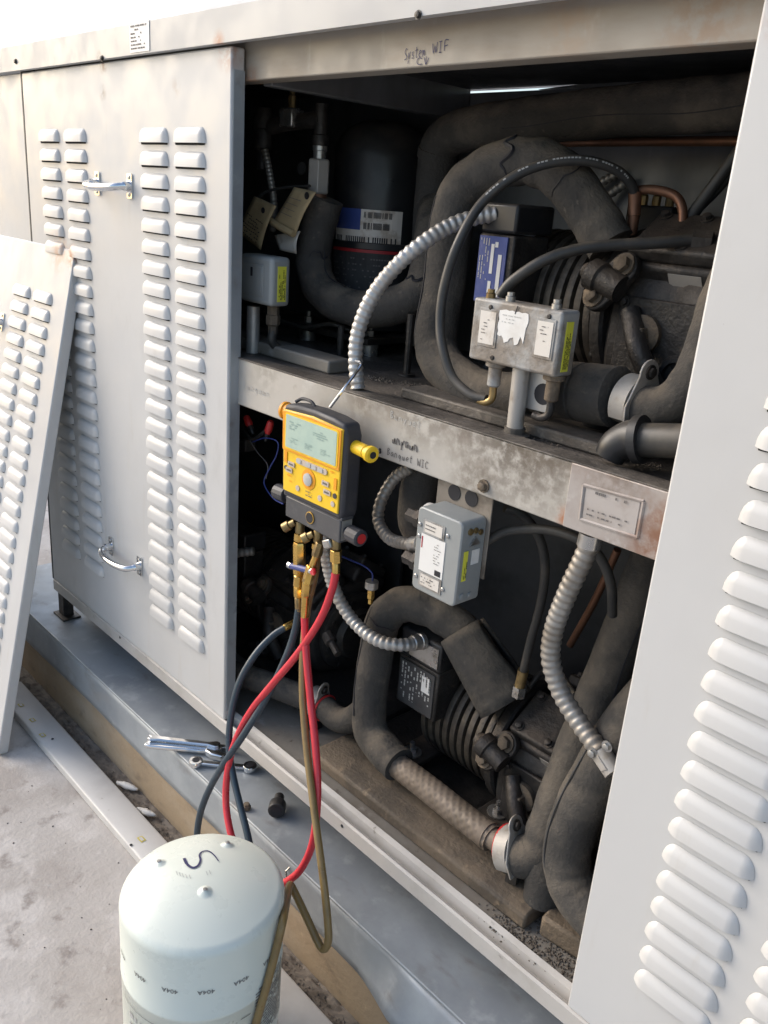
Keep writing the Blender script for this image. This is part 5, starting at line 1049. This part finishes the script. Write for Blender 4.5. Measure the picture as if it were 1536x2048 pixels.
mb = MB(); mb.obox(P(490, 890, y=.10), V((.018, 0, .004)), V((0, .012, 0)), V((0, 0, .012))); mb.build('terminal_block', m_iron, t, bevel=.003)
t = thing('sensor_lead', 'thin blue sensor lead with brass plug hanging right of the red hose', 'wire', P(740, 1195, y=.1))
MB().tube(spl(PL((682, 1112, .03), (705, 1122, .06), (728, 1132, .08), (744, 1146, .09), (745, 1160, .1)), 8), .0013, 6).build('lead', m_bluewire, t)
mb = MB(); mb.lathe([(.004, 0), (.011, .002), (.011, .014), (.007, .017)], P(744, 1160, y=.1), (0, 0, -1), 14); mb.build('plug_cap', m_steel, t); mb = MB(); mb.lathe([(.006, .017), (.006, .032), (.004, .034), (.004, .042)], P(744, 1160, y=.1), (0, 0, -1), 10); mb.build('brass_plug', m_brass, t)
t = thing('brass_stub', 'tiny brass flare stub in the dark under the red hose', 'pipe fitting', P(668, 1300, y=.15)); mb = MB(); mb.lathe([(.012, 0), (.012, .02), (.007, .022), (.007, .05)], P(655, 1270, y=.15), P(672, 1302, y=.14) - P(655, 1270, y=.15), 10); mb.build('stub_body', m_iron, t); mb = MB(); mb.lathe([(.0045, 0), (.0045, .012)], P(667, 1294, y=.143), P(672, 1302, y=.14) - P(655, 1270, y=.15), 8); mb.build('stub_tip', m_copper, t)
d = blobs('floor_debris', [P(px, py, z=.3005) for px, py in ((1035, 1772), (1030, 1755), (1065, 1800), (1085, 1815), (1010, 1850), (1030, 1865), (1075, 1900), (1120, 1910), (1130, 1935), (1135, 1870), (1090, 1840))], m_debris, 110, (.0004, .0026), (.017, .012), 9)
tag(d, 'brown grit and crumbs on the floor pan by the right panel', 'debris', kind='stuff')
d = blobs('deck_grit', [P(px, py, z=DZ + .0003) for px, py in ((1120, 870), (1150, 862), (1180, 868), (1200, 880), (1090, 850), (830, 770), (870, 780), (920, 800), (1000, 835), (1060, 850), (1230, 900), (1290, 930), (1100, 880), (1180, 900), (760, 760), (1000, 820))], m_debris, 60, (.0006, .0028), (.016, .008), 11)
tag(d, 'loose grit on the oily deck below the coupling', 'debris', kind='stuff')
d = blobs('ground_grit', [P(px, py, z=.0005) for px, py in ((110, 1572), (60, 1545), (188, 1705), (220, 1750), (250, 1760), (100, 1700), (60, 1900), (180, 1850), (30, 1650), (150, 1960), (130, 1620), (220, 1800))], m_dirt, 3, (.0006, .0022), (.05, .05), 13)
tag(d, 'scattered black specks on the concrete beside the tank', 'grit', kind='stuff')

t = thing('relay_box', 'small dark relay box with cable on top of the upper compressor head', 'relay', P(1300, 455, y=.34))
mb = MB(); c = P(1310, 440, y=.34); mb.obox(c, V((.035, 0, 0)), V((0, .02, 0)), V((0, 0, .018))); mb.build('relay_case', m_black, t, bevel=.003)
for dx in (-.02, .0, .02):
    mb = MB(); mb.lathe([(.006, 0), (.006, .012), (.004, .014), (.004, .022)], c + V((dx, -.004, .0178)), (0, 0, 1), 10); mb.build('terminal_post', m_oldbrass, t)
MB().tube(spl([c + V((.035, 0, 0)), c + V((.07, -.01, .02)), c + V((.10, .02, .08)), c + V((.12, .05, .16))], 8), .0045, 10).build('cable', m_rubber, t)
for lab, pts in (('black cable drooping across the lower right compressor head', ((1150, 1390, .20), (1120, 1350, .24), (1085, 1345, .26), (1060, 1372, .25))), ('black cable running along the back of the deck behind the tall compressor', ((560, 640, .24), (610, 655, .22), (660, 648, .22), (700, 660, .24)))):
    hose('loose_cable', lab, pts, .0042, m_rubber, 'loose cables', 'cable', 8)
